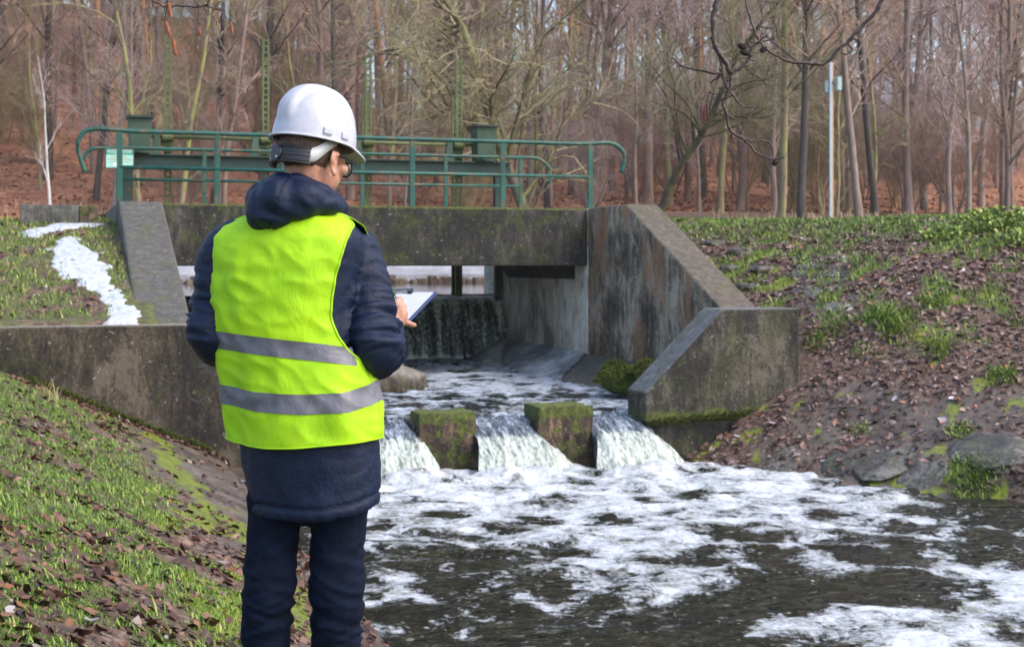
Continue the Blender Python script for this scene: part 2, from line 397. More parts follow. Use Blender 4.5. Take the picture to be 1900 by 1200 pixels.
# ------------------------------------------------------------------ concrete works
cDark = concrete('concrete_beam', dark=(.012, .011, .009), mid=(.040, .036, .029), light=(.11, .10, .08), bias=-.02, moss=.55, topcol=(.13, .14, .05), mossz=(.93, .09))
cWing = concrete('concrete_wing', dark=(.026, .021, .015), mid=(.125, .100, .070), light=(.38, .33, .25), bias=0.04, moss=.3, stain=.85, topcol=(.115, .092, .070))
cPale = concrete('concrete_washed_brightened', dark=(.22, .21, .165), mid=(.56, .54, .44), light=(.80, .79, .70), bias=.05, moss=.15, stain=.15)  # washed concrete, coloured paler to stand for daylight reaching under the deck
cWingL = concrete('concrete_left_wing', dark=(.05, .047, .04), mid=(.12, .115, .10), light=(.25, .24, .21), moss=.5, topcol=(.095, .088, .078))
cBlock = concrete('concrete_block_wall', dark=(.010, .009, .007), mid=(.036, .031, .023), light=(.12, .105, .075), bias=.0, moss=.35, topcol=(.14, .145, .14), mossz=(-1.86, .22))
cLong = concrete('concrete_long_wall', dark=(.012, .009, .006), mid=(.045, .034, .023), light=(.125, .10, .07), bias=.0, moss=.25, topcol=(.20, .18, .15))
cWet = concrete('wet_concrete', dark=(.10, .115, .13), mid=(.32, .36, .40), light=(.65, .70, .76), moss=.12, rough=.28)
cMossy = concrete('mossy_stone', mscale=7.5, dark=(.016, .011, .008), mid=(.075, .048, .033), light=(.30, .19, .13), bias=.0, moss=1.35, topcol=(.16, .17, .02), mossz=(-1.72, .27))
def cthing(name, mb, mat, label, cat, bev=.02, group=None):
    o = mb.build(name, mat, bevel=bev); return tag(o, label, cat, group)
def bzprism(poly, a0, a1):
    mb = MB(); mb.prism([G(a0, b, z) for b, z in poly], [G(a1, b, z) for b, z in poly]); return mb
def azprism(poly, b0, b1):
    mb = MB(); mb.prism([G(a, b0, z) for a, z in poly], [G(a, b1, z) for a, z in poly]); return mb
DZ = .93
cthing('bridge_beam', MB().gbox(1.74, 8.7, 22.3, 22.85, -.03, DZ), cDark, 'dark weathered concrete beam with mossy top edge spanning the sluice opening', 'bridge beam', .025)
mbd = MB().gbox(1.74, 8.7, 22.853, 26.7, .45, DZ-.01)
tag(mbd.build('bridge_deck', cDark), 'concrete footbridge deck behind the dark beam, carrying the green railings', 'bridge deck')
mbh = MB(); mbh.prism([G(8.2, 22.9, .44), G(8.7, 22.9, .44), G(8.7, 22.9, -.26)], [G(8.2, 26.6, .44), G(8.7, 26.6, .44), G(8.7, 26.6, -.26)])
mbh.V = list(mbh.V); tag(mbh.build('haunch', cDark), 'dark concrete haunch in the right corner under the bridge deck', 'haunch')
tag(MB().gbox(8.703, 9.25, 22.303, 28.2, -2.9, DZ).build('abutment_wall', cPale), 'washed concrete side wall, painted paler for daylight, inside the sluice opening under the bridge', 'abutment wall')
wr = bzprism([(22.3, DZ+.01), (20.67, DZ+.01), (17.3, -.62), (17.3, -2.9), (22.3, -2.9)], 8.7, 9.25)
cthing('wing_wall', wr, cWing, 'tall concrete wing wall with rusty stains and sloping top right of the opening', 'wing wall', .03)
wl = bzprism([(28.2, DZ+.02), (22.25, DZ+.02), (17.76, -.73), (17.76, -2.9), (28.2, -2.9)], 1.09, 1.738)
cthing('wing_wall', wl, cWingL, 'grey lichen-spotted wing wall sloping down beside the snow patch left of the person', 'wing wall', .03)
bw = azprism([(6.87, -1.9), (6.87, -1.545), (7.9, -.55), (8.95, -.55), (8.95, -1.9)], 15.7, 16.26)
cthing('block_wall', bw, cBlock, 'low dark concrete wall with slanted left end beside the right waterfall', 'retaining wall', .02)
cthing('wall_footing', MB().gbox(6.93, 9.0, 15.76, 16.3, -2.8, -1.903), cBlock, 'mossy brown footing under the low dark concrete wall at the waterline', 'footing', .04)
lw = azprism([(-16, -2.9), (-16, -.72), (2.4, -.72), (3.45, -1.55), (3.45, -2.9)], 17.3, 17.755)
cthing('long_wall', lw, cLong, 'long brown stained concrete retaining wall behind the person on the left', 'retaining wall', .02)
gm_ = simple('faded_spray_paint', (.045, .042, .05), .9, .3, 30)
gq = []
for st_ in ([(352, 648), (354, 680), (346, 712), (352, 735), (368, 745), (384, 730), (392, 705)], [(300, 690), (290, 705), (298, 722), (314, 718), (318, 700), (308, 688)], [(362, 655), (385, 650), (402, 662), (388, 676), (366, 680)], [(322, 700), (334, 712), (330, 728), (318, 732)], [(370, 690), (398, 688)]):
    q = smooth_path(np.array([G(*onb(px, py, 17.296)) for px, py in st_]), 5); mbg = MB(); hwd = .014
    for i in range(len(q)-1): mbg.add([q[i]-[0, 0, hwd], q[i+1]-[0, 0, hwd], q[i+1]+[0, 0, hwd], q[i]+[0, 0, hwd]], [(0, 1, 2, 3)])
    mbg.build('graffiti_stroke', gm_, bpy.data.objects['long_wall'])
cthing('return_wall', MB().gbox(3.1, 3.5, 15.5, 17.297, -2.9, -1.7), cLong, 'short concrete return wall at the left end of the weir sill behind the person', 'retaining wall')
cthing('weir_sill', MB().gbox(3.5, 6.93, 15.72, 16.12, -2.9, -1.97), cWet, 'submerged concrete weir sill under the three small waterfalls', 'weir sill')
for q, (px0, px1, bt, lab) in enumerate([(37, 146, DZ-.02, 'low grey concrete parapet with snow on top at the far left'), (147, 184, DZ-.03, 'short yellow-mossed parapet block against the left wing wall')]):
    a0 = onb(px0, 400, 23.0)[0]; a1 = onb(px1, 400, 23.0)[0]
    cthing('parapet', MB().gbox(a0, a1, 22.9, 23.3, .3, bt), cMossy if q else cWingL, lab, 'parapet', .02)
# pier between the two gates and abutment faces
cthing('gate_pier', MB().gbox(5.02, 5.38, 26.2, 28.2, -2.9, .44), cWet, 'narrow concrete pier between the two sluice gates behind the person', 'pier')
# baffle blocks in the weir
def baffle(a0, a1, b0, b1, zt, label, seed):
    n = 14; bm = bmesh.new(); bmesh.ops.create_cube(bm, size=1); bmesh.ops.subdivide_edges(bm, edges=bm.edges, cuts=n, use_grid_fill=True)
    for v in bm.verts:
        x, y, z = v.co; e = 1
        a = a0+(x+.5)*(a1-a0); b = b0+(y+.5)*(b1-b0); zz = -2.75+(z+.5)*(zt+2.75)
        k = (.5-z)*.05*(1 if x > 0 else .3)
        q = mnoise.noise(Vector((a*5+seed, b*5, zz*5)))*.018+mnoise.noise(Vector((a*14+seed, b*14, zz*14)))*.008
        cx = abs(abs(x)-.5) < 1e-4; cz = abs(z-.5) < 1e-4; cy = abs(abs(y)-.5) < 1e-4
        rnd = .009 if (cx+cy+cz) >= 2 else 0
        a += (q+k-rnd)*(1 if x > 0 else -1)*cx; b += (q-rnd)*(1 if y > 0 else -1)*cy; zz += (q-rnd)*cz
        v.co = G(a, b, zz)
    V = [tuple(v.co) for v in bm.verts]; Fc = [tuple(v.index for v in f.verts) for f in bm.faces]; bm.free()
    o = mk('baffle_block', V, Fc, cMossy, smooth=False); return tag(o, label, 'baffle block', 'mossy baffle blocks on the weir sill')
baffle(4.07, 4.75, 15.7, 16.15, -1.70, 'mossy concrete block between the left and middle waterfalls, nearer the person', 1)
baffle(5.515, 6.19, 15.7, 16.25, -1.67, 'mossy concrete block between the middle and right waterfalls', 7)
# sloping slabs at the foot of the right channel wall
sl = MB(); sl.prism([G(8.697, 22.35, -1.47), G(7.55, 20.9, -1.9), G(7.55, 20.9, -2.6), G(8.697, 22.35, -2.6)], [G(8.697, 27.0, -1.45), G(7.45, 27.0, -2.0), G(7.45, 27.0, -2.6), G(8.697, 27.0, -2.6)])
cthing('apron_slab', sl, cWet, 'wet sloping concrete slab under the bridge, water sheeting over it', 'apron slab', .03, 'sloping apron slabs right of the pool')
sl = MB(); sl.prism([G(8.697, 19.6, -1.50), G(7.75, 18.6, -1.87), G(7.75, 18.6, -2.6), G(8.697, 19.6, -2.6)], [G(8.697, 22.30, -1.49), G(7.57, 20.85, -1.90), G(7.57, 20.85, -2.6), G(8.697, 22.30, -2.6)])
cthing('apron_slab', sl, cWingL, 'drier grey sloping slab below the stained wing wall beside the moss', 'apron slab', .03, 'sloping apron slabs right of the pool')
V = []; 
def rock(name, c, r, seed, mat, label, cat='rock', rot=0, flat=1.0, group=None, amp=.22, tilt=False):
    g0 = (0, 0)
    if tilt: e = .25; z0 = float(ground_h(c[0], c[1], False)[0]); g0 = ((float(ground_h(c[0]+e, c[1], False)[0])-z0)/e, (float(ground_h(c[0], c[1]+e, False)[0])-z0)/e)
    bm = bmesh.new(); bmesh.ops.create_icosphere(bm, subdivisions=4, radius=1)
    cr, sr = math.cos(rot), math.sin(rot)
    for v in bm.verts:
        n = v.co.normalized(); q = 1+amp*mnoise.noise(n*1.6+Vector((seed, 0, 0)))+amp*.5*mnoise.noise(n*4+Vector((seed, 3, 0)))+amp*.2*mnoise.noise(n*11+Vector((seed, 3, 0)))
        x, y, z = n.x*r[0]*q, n.y*r[1]*q, n.z*r[2]*q
        if z > 0: z = min(z, r[2]*flat+.05*z)
        X_, Y_ = x*cr-y*sr, x*sr+y*cr; v.co = (c[0]+X_, c[1]+Y_, c[2]+z+g0[0]*X_+g0[1]*Y_)
    V = [tuple(v.co) for v in bm.verts]; Fc = [tuple(v.index for v in f.verts) for f in bm.faces]; bm.free()
    o = mk(name, V, Fc, mat, smooth=True); return tag(o, label, cat, group)
mossM = M('moss'); p = mossM.pos(); nz = mossM.noise(p, 26, 6, .75)
mossM.set(mossM.b, 'Base Color', mossM.ramp(nz, [(.3, (.025, .035, .005)), (.5, (.09, .12, .012)), (.72, (.23, .25, .02))])); mossM.set(mossM.b, 'Roughness', .95); mossM.bump(nz, 1, .05)
mossM = mossM.m
# wedge of rough concrete left of centre in the stilling pool
c0 = P(700, 720, 21.0); rock('concrete_lump', (c0[0]-.05, c0[1], ZU-.08), (.78, .6, .52), 4, cLong, 'greenish brown sloping concrete lump just right of the person\'s elbow in the pool', 'boulder', 0, 1.0, amp=.12)
# moss clumps (rough heaps of fine leafy tufts)
def moss_clump(c, r, n, label, seed):
    r_ = np.random.default_rng(seed); u = r_.normal(size=(n, 3)); u /= np.linalg.norm(u, axis=1)[:, None]; u[:, 2] = np.abs(u[:, 2])
    q = 1+.35*pn(u[:, 0]*2+seed, u[:, 1]*2, u[:, 2]*2)+.2*pn(u[:, 0]*6+seed, u[:, 1]*6, u[:, 2]*6)
    pos = u*np.array(r)*q[:, None]+np.array(c)
    V = np.zeros((n, 4, 3)); d1 = r_.normal(size=(n, 3)); d1 /= np.linalg.norm(d1, axis=1)[:, None]
    d2 = np.cross(d1, u); sz = r_.uniform(.012, .03, n)[:, None]
    V[:, 0] = pos-d1*sz*.5; V[:, 1] = pos+d2*sz*.6; V[:, 2] = pos+u*sz*1.2+d1*sz*.3; V[:, 3] = pos-d2*sz*.6
    bm_ = ellipsoid(c, [q*.93 for q in r], None, 20, 12); Vb = np.array(bm_[0]); Fb = bm_[1]
    allV = np.vstack([V.reshape(-1, 3), Vb]); Fa = [(4*i, 4*i+1, 4*i+2, 4*i+3) for i in range(n)]+[tuple(j+4*n for j in f) for f in Fb]
    o = mk('moss_clump', allV, Fa, mossM); return tag(o, label, 'moss')
for i, (px, py, Y, r, lab) in enumerate([(1165, 690, 19.6, (.42, .4, .2), 'large bright green moss clump at the foot of the stained wing wall'),
    (1140, 668, 20.4, (.16, .2, .12), 'small moss tuft left of the large moss clump by the wing wall'),
    (1202, 675, 19.2, (.2, .2, .17), 'moss tuft squeezed between the large clump and the slanted wall end')]):
    c0 = P(px, py+18, Y); moss_clump(c0, r, 5200 if i == 0 else 1500, lab, i+3)
def moss_line(pts, label, seed, r0=.06):
    pts = smooth_path(pts, 8); r_ = np.random.default_rng(seed); n = 5000
    t = r_.uniform(0, len(pts)-1.01, n); i = t.astype(int); pos = pts[i]+(pts[i+1]-pts[i])*(t-i)[:, None]
    wd = r0*(1.1+pn(t*.9+seed, 0.0)*1.3+.6*pn(t*3.1+seed, 0.0))
    u = r_.normal(size=(n, 3)); u /= np.linalg.norm(u, axis=1)[:, None]; u[:, 2] = np.abs(u[:, 2])
    pos = pos+u*np.maximum(wd, .01)[:, None]; d1 = r_.normal(size=(n, 3)); d1 /= np.linalg.norm(d1, axis=1)[:, None]; d2 = np.cross(d1, u); sz = r_.uniform(.012, .028, n)[:, None]
    V = np.stack([pos-d1*sz*.5, pos+d2*sz*.6, pos+u*sz*1.2, pos-d2*sz*.6], 1).reshape(-1, 3)
    o = mk('moss_strip', V, np.arange(4*n).reshape(-1, 4), mossM); return tag(o, label, 'moss')
moss_line([G(a, 15.72, z) for a, z in [(6.95, -1.93), (7.4, -1.9), (7.8, -1.88), (8.2, -1.86), (8.5, -1.82), (8.9, -1.62)]], 'ragged green moss strip along the foot of the low dark wall', 5, .05)
lwp = []
for a in np.linspace(-.2, 2.1, 9):
    x, y, _ = G(a, 17.22, 0); lwp.append((x, y, float(ground_h(x, y)[0])+.0))
moss_line(lwp, 'dark green moss strip where the long brown wall meets the bank', 9, .05)

# ------------------------------------------------------------------ water
def water_mat(name, body, foamcol=(.60, .63, .66), fscale=1.0, sharp=1.0):
    m = M(name); p = m.pos()
    big = m.noise(m.mapv(p, (1.0*fscale, .8*fscale, 1)), 1.6, 8, .64, 1.3)
    fb = m.noise(p, 30, 4, .7)
    thin = m.n('TexVoronoi', {'feature': 'DISTANCE_TO_EDGE'}, Vector=m.mix(.45, m.mapv(p, (1, .85, 1)), m.noise(p, 1.6, 4, .6, .6, 1)), Scale=2.4*fscale).outputs[0]
    bub = m.n('TexVoronoi', Vector=p, Scale=17.0*fscale).outputs[0]
    fd = m.attr('foam')
    v = m.math('ADD', m.math('ADD', m.math('MULTIPLY', fd, 1.15), .02), m.math('MULTIPLY', m.math('SUBTRACT', big, .5), 2.1))
    v = m.math('ADD', v, m.math('MULTIPLY', m.math('SUBTRACT', .12, thin), 1.9))
    lob = m.n('TexVoronoi', Vector=m.mix(.06, p, m.noise(p, 5, 3, .6, 0, 1)), Scale=6.5*fscale).outputs[0]
    v = m.math('SUBTRACT', m.math('ADD', v, .21), m.math('ADD', m.math('MULTIPLY', bub, .28), m.math('MULTIPLY', lob, .34)))
    v = m.math('ADD', v, m.math('MULTIPLY', m.math('SUBTRACT', fb, .5), .75))
    mask = m.ramp(v, [(.43, 0), (.475, .62), (.60, .88), (.9, 1)])
    spk = m.ramp(m.n('TexVoronoi', Vector=m.mix(.03, p, m.noise(p, 9, 2, .5, 0, 1)), Scale=11.0*fscale, Randomness=1.0).outputs[0], [(.14, 1), (.20, 0)])
    spk2 = m.ramp(m.n('TexVoronoi', Vector=m.mix(.05, p, m.noise(p, 6, 3, .6, 0, 1)), Scale=4.6*fscale, Randomness=1.0).outputs[0], [(.13, 1), (.19, 0)])
    spk = m.math('MAXIMUM', spk, spk2)
    spm = m.ramp(m.noise(p, 1.9, 5, .7), [(.44, 0), (.56, 1)])
    sp = m.math('MULTIPLY', m.math('MULTIPLY', spk, spm), .8)
    mask = m.math('MAXIMUM', mask, sp)
    tv = m.math('ADD', m.math('ADD', m.math('MULTIPLY', m.noise(m.mapv(p, (1, 1.15, 1)), 2.2, 7, .66, 2.2), .8), m.math('MULTIPLY', v, .2)), m.math('MULTIPLY', m.math('SUBTRACT', fb, .5), .3))
    tone = m.ramp(tv, [(.42, (foamcol[0]*.30, foamcol[1]*.29, foamcol[2]*.22)), (.56, tuple(c*.68 for c in foamcol)), (.72, foamcol)])
    wc = m.ramp(m.noise(p, 1.3, 4, .6), [(.35, body), (.7, tuple(c*2.0 for c in body))])
    m.set(m.b, 'Base Color', m.mix(mask, wc, tone)); m.set(m.b, 'Roughness', m.math('ADD', m.math('MULTIPLY', mask, .55), .06)); m.set(m.b, 'IOR', 1.3); m.set(m.b, 'Specular IOR Level', .4)
    h = m.math('ADD', m.math('MULTIPLY', m.math('MULTIPLY', m.noise(m.mapv(p, (.8, 2.6, 1)), 4.6, 4, .52, .8), 2.4), m.math('SUBTRACT', 1.0, m.math('MULTIPLY', mask, .9))), m.math('MULTIPLY', mask, .3))
    h = m.math('ADD', h, m.math('MULTIPLY', m.math('MULTIPLY', bub, mask), -.12))
    m.bump(h, .95, .075); return m.m
river = water_mat('river_water', (.013, .012, .005))
pool = water_mat('pool_water', (.012, .014, .013), (.54, .60, .68), 1.1)
def foam_field(x, y, pts, z, base, r=1.0):
    r *= 1.55; num = np.full(len(x), base*.12); den = np.full(len(x), .12)
    for px, py, v, rr in pts:
        q = onz(px, py, z); d2 = ((x-q[0])**2+((y-q[1])*.62)**2)/(rr*r)**2; k = np.exp(-d2*1.6)*(.35/rr)**1.6; num += k*v; den += k
    return num/den
# river: pixel-read foam layout (photo x, photo y, density, radius in m)
fp = [(760, 905, 1.0, .5), (900, 900, 1.05, .6), (1050, 890, 1.05, .6), (1200, 885, 1.0, .6), (760, 940, .85, .5), (900, 950, .85, .6), (1080, 940, .85, .6), (1250, 920, .85, .6), (1360, 890, .95, .6), (1450, 900, .9, .5), (1560, 905, .8, .4), (1650, 930, .7, .3), (1600, 960, .75, .35), (1700, 975, .6, .3), (1820, 950, .5, .3), (1480, 950, .8, .4), (1350, 1000, .85, .4), (1430, 1010, .75, .3),
      (820, 985, .55, .4), (740, 1000, .7, .4), (735, 1075, .75, .12), (790, 1100, .7, .13), (840, 1065, .5, .1), (700, 1110, .7, .1), (760, 1140, .55, .1), (880, 1105, .45, .1), (930, 1075, .5, .1), (860, 1170, .5, .08), (990, 1105, .5, .1), (1060, 1120, .55, .12), (720, 1165, .5, .08), (1110, 1150, .5, .1), (960, 1000, .75, .35), (1100, 1000, .62, .4), (1250, 980, .75, .5), (1400, 950, .85, .6), (1520, 1000, .45, .3),
      (1750, 1000, .3, .3), (1560, 1030, .5, .3), (1000, 1030, .66, .3), (1160, 1050, 1.0, .33), (1280, 1030, .8, .3), (1400, 1035, .6, .3), (1180, 1085, .75, .22), (1540, 1050, .85, .25), (1450, 1030, .6, .25),
      (760, 1060, .05, .5), (900, 1070, .0, .5), (1000, 1090, .05, .4), (850, 1120, .05, .4), (720, 1080, .45, .2), (770, 1095, .5, .15), (960, 1130, .1, .4), (800, 1150, .22, .3), (1050, 1150, .1, .35),
      (1330, 1075, .85, .13), (1280, 1100, .8, .16), (1400, 1085, -.2, .35), (1320, 1120, .3, .12), (1200, 1120, .15, .3), (1500, 1095, -.3, .4), (1620, 1090, -.15, .3), (1150, 1180, .1, .4),
      (1450, 1155, .85, .16), (1450, 1185, .7, .10), (1560, 1150, .6, .1), (1650, 1150, 1.0, .2), (1750, 1170, 1.0, .25), (1860, 1185, .9, .25), (1800, 1130, .6, .2), (1880, 1080, .95, .2), (1790, 1050, .75, .2), (1860, 1110, .7, .2),
      (1700, 1110, -.1, .25), (1330, 1180, .0, .3), (1650, 1020, .25, .4), (1800, 1000, .2, .4), (1880, 1020, .2, .3), (1700, 1060, .3, .2), (1350, 1130, .1, .2), (1900, 960, .1, .5)]
ga = np.arange(1.0, 13.0, .045); gb = np.concatenate([np.arange(3, 15.9, .045)])
def water_sheet(name, ga, gb, z, mat, foamf, wavef, drop=None):
    A, B = np.meshgrid(ga, gb); A = A.ravel(); B = B.ravel(); x = A*U[0]+B*Wv[0]; y = A*U[1]+B*Wv[1]
    fo = foamf(x, y, A, B); h = wavef(x, y, A, B, fo)
    Fq = grid_faces(len(gb), len(ga))
    if drop is not None: Fq = Fq[~drop(A, B)[Fq].any(1)]
    o = mk(name, np.stack([x, y, z+h], 1), Fq, mat, smooth=True, base=(0, 0, z))
    set_attr(o.data, 'foam', fo); return tag(o, kind='structure')
def wave_r(x, y, A, B, fo):
    near = sst(11.5, 15.2, B); r = 1-near
    h = .036*fbm(x*1.5, y*3.0, .3, 3)+.006*fbm(x*4.2, y*9, 2.3, 2)
    h = h+near*(.07*fbm(x*1.6, y*1.9, 4.4, 4)+.018*np.abs(fbm(x*5, y*6, 7.1, 3)))
    for a0 in (3.75, 5.12, 6.6): h = h+.11*np.exp(-((A-a0)**2/.28+(B-14.85)**2/.06))
    return h+.012*np.clip(fo, 0, 1)
water_sheet('river', ga, gb, ZW, river, lambda x, y, A, B: foam_field(x, y, fp, ZW, .2), wave_r)
up_ = [(760, 700, .95, 1.5), (850, 690, 1.0, 1.5), (950, 700, .95, 1.5), (800, 735, .5, .8), (880, 720, .8, 1.0), (1000, 730, .8, .9), (1120, 740, .85, .8), (900, 760, .3, .6), (780, 770, .45, .5), (1040, 738, .35, .4), (720, 790, .4, .5), (930, 780, .3, .5), (1150, 765, .7, .5)]
def wave_u(x, y, A, B, fo):
    n = sst(19, 25, B)
    h = .02*fbm(x*3.2, y*2.6, 1.3, 4)+n*.06*fbm(x*1.7, y*2.2, 8.2, 4)+.01*fbm(x*9, y*9, 3.3, 2)
    ing = ((A > 3.5) & (A < 4.07)) | ((A > 4.75) & (A < 5.5)) | ((A > 6.2) & (A < 6.95))
    return h-.09*sst(16.9, 15.9, B)*ing
water_sheet('pool', np.arange(1.7, 8.9, .045), np.concatenate([np.arange(15.9, 21, .05), np.arange(21, 27.4, .08)]), ZU, pool, lambda x, y, A, B: foam_field(x, y, up_, ZU, .4, 1.2), wave_u, lambda A, B: ((A < 3.42) & (B < 17.5)) | ((A > 6.95) & (B < 16.2)))
# still water above the gates
um = M('upstream_water', Base_Color=(.05, .055, .05, 1), Roughness=.06, IOR=1.33); um.bump(um.noise(um.mapv(um.pos(), (1, 2, 1)), 3, 3, .5), .15, .02)
A_, B_ = np.meshgrid(np.linspace(-16, 19, 60), np.linspace(27.42, 45, 60)); A_ = A_.ravel(); B_ = B_.ravel()
o = mk('pond', np.stack([A_*U[0]+B_*Wv[0], A_*U[1]+B_*Wv[1], np.full(len(A_), ZUP)], 1), grid_faces(60, 60), um.m, smooth=True); tag(o, kind='structure')
# small falls through the weir
fm = M('falling_water'); uvt = fm.attr('t'); p = fm.pos(); oa = fm.attr('oa')
cmb = fm.n('CombineXYZ', X=fm.math('MULTIPLY', oa, 9.0), Y=fm.math('MULTIPLY', uvt, 2.2)).outputs[0]
st = fm.noise(cmb, 1.6, 7, .68, .6)
cmb2 = fm.n('CombineXYZ', X=fm.math('MULTIPLY', oa, 26.0), Y=fm.math('MULTIPLY', uvt, 14.0)).outputs[0]
gr2 = fm.noise(cmb2, 1.3, 4, .6, .4)
vv = fm.math('ADD', fm.math('MULTIPLY', st, .55), fm.math('MULTIPLY', gr2, .45))
lowc = fm.ramp(vv, [(.38, (.12, .135, .11)), (.47, (.34, .38, .33)), (.56, (.52, .57, .52)), (.7, (.70, .74, .74))])
upc = fm.ramp(vv, [(.38, (.03, .035, .04)), (.5, (.13, .15, .17)), (.6, (.42, .48, .55))])
tt_ = fm.ramp(fm.math('ADD', uvt, fm.math('MULTIPLY', fm.math('SUBTRACT', st, .5), .35)), [(.40, 0), (.50, 1)])
fm.set(fm.b, 'Base Color', fm.mix(tt_, upc, lowc)); fm.set(fm.b, 'Roughness', fm.math('ADD', fm.math('MULTIPLY', tt_, .3), .12)); fm.bump(vv, .8, .035)
def small_fall(a0, a1, s0, s1, label, seed):
    na, nb_ = 70, 90; Vv = []; T = []; OA = []
    for j in range(nb_):
        t = j/(nb_-1)
        if t < .42:
            q = t/.42; b = 16.35-.75*q; z = ZU+.0-.10*q*q*(1.0)-.03*q
        else:
            q = (t-.42)/.58; b = 15.60-.44*q**.75; z = ZU-.13-(.44)*q**1.35
        for i in range(na):
            u = i/(na-1); sp = sst(.42, 1, t)
            a = (a0+.0-s0*sp)*(1-u)+(a1+s1*sp)*u
            d = .028*fbm(a*9+seed, t*3.0, 1.0, 3)+.016*pn(a*34+seed, t*13)
            edge = min(u, 1-u)*2; zz = z-.0*edge-.05*(1-sst(0, .25, edge))*(1-sp)
            Vv.append(G(a, b-d*(.3+sp)-.10*sp*(sst(0, .5, edge)), zz+d*(1-sp)*1.2)); T.append(t); OA.append(a)
    o = mk('waterfall', np.array(Vv, float), grid_faces(nb_, na), fm.m, smooth=True); set_attr(o.data, 't', T); set_attr(o.data, 'oa', OA)
    return tag(o, label, 'waterfall', 'small falls over the weir', 'structure')
small_fall(3.45, 4.08, .1, .14, 'left small waterfall beside the person', 1)
small_fall(4.72, 5.53, .10, .26, 'middle small waterfall between two mossy blocks', 5)
small_fall(6.17, 6.93, .12, .24, 'right small waterfall against the low dark wall', 9)
# foam heaps at the foot of the falls are part of the river surface

def slab_stream():
    na, nb_ = 40, 60; Vv = []; T = []; OA = []
    for j in range(nb_):
        t = j/(nb_-1)
        for i in range(na):
            u = i/(na-1); b = 26.9-2.6*t+(u-.5)*1.1*(1+.4*t); a = 8.62-1.05*t**.8; k = (8.697-a)/1.2
            z = -1.46-.50*k+.045*(1-(2*u-1)**2)+.03*fbm(b*5, a*5, 2., 3); Vv.append(G(a, b, z)); T.append(.62+.38*t); OA.append(b*.6)
    o = mk('waterfall', np.array(Vv, float), grid_faces(nb_, na), fm.m, smooth=True); set_attr(o.data, 't', T); set_attr(o.data, 'oa', OA); tag(o, 'thin white stream running down the wet slab under the bridge', 'waterfall', None, 'structure')
slab_stream()
# ------------------------------------------------------------------ gates
gateM = painted('gate_steel', (.02, .03, .03), .5, .5); teal = painted('green_rail_paint', (.006, .082, .062), .85); dgreen = painted('dark_green_steel', (.010, .042, .033), .4)
olive = painted('rack_paint', (.09, .115, .033), .5, .6); housing = painted('housing_paint', (.035, .075, .045), .5, .6); lidm = painted('lid_paint', (.015, .035, .03), .3)
cf = M('gate_curtain'); t_a = cf.attr('t'); oa = cf.attr('oa')
cmb = cf.n('CombineXYZ', X=cf.math('MULTIPLY', oa, 5.0), Y=cf.math('MULTIPLY', t_a, 1.1)).outputs[0]
s1 = cf.noise(cmb, 1.3, 3, .5, .3)
cmb2 = cf.n('CombineXYZ', X=cf.math('MULTIPLY', oa, 17.0), Y=cf.math('MULTIPLY', t_a, 22.0)).outputs[0]
s2 = cf.noise(cmb2, 1.0, 5, .65, .7)
v = cf.math('ADD', cf.math('MULTIPLY', s1, .6), cf.math('MULTIPLY', s2, .55)); v = cf.math('SUBTRACT', v, cf.math('MULTIPLY', t_a, .14)); v = cf.math('ADD', v, cf.ramp(t_a, [(0, .16), (.3, .04), (.9, 0), (1, .25)]))
cf.set(cf.b, 'Base Color', cf.ramp(v, [(.44, (.008, .012, .011)), (.53, (.12, .15, .13)), (.64, (.60, .68, .60))])); cf.set(cf.b, 'Roughness', .3); cf.bump(v, .5, .04)
rack_px = [[(311, 65, 0), (493, 72, 0)], [(683, 105, 0), (851, 108, 0), (677, 175, .35), (844, 180, .35)]]
def gate(a0, a1, racks, label, flow):
    r = empty('sluice_gate', G((a0+a1)/2, 27.3, -1.9), label, 'sluice gate', 'two sluice gates under the bridge')
    g = MB().gbox(a0, a1, 27.25, 27.4, -2.6, -.66)
    for k in range(5): g.gbox(a0, a1, 27.15, 27.247, -2.2+.36*k, -2.12+.36*k)
    g.build('gate_panel', gateM, r)
    for px, py, db in racks:
        b = 27.33+db; a, _, zt = onb(px, py, b); rk = MB()
        for sx in (-.05, .05): rk.gbox(a+sx-.018, a+sx+.018, b-.03, b+.03, -.7, zt)
        z = .46; rk.gbox(a-.031, a+.031, b-.02, b+.02, -.69, .44)
        while z < zt-.05: rk.gbox(a-.034, a+.034, b-.025, b+.025, z, z+.038); z += .115
        rk.build('toothed_rack', olive, r)
    if flow:
        na, nb_ = 160, 80; Vv = []; T = []; OA = []
        for j in range(nb_):
            t = j/(nb_-1)
            for i in range(na):
                a = a0+.0+(a1-a0)*i/(na-1)
                if t < .12: q = t/.12; b = 27.6-.5*q; z = ZUP-.02-.04*q*q
                else: q = (t-.12)/.88; b = 27.1-.55*q**.6; z = ZUP-.06-1.22*q**1.3
                d = .03*fbm(a*6, t*2, 4., 3)+.02*pn(a*20, t*18)
                Vv.append(G(a, b-d, z+.4*d)); T.append(t); OA.append(a)
        o = mk('waterfall', np.array(Vv, float), grid_faces(nb_, na), cf.m, smooth=True); set_attr(o.data, 't', T); set_attr(o.data, 'oa', OA)
        tag(o, 'dark curtain of water spilling over the right sluice gate', 'waterfall', None, 'structure')
    return r
gate(1.76, 5.0, rack_px[0], 'left dark steel sluice gate with two tall olive toothed racks, behind the person', True if False else False)
gate(5.4, 8.68, rack_px[1], 'right steel sluice gate overflowing with water, racks rising above the railing', True)
def bar_g(name, a, b, z0, z1, wdt, label):
    tag(MB().gbox(a-wdt, a+wdt, b-wdt, b+wdt, z0, z1).build(name, gateM), label, 'guide post')
bar_g('guide_post', 8.62, 27.05, -1.2, .44, .06, 'black steel gate guide post at the right side of the opening')
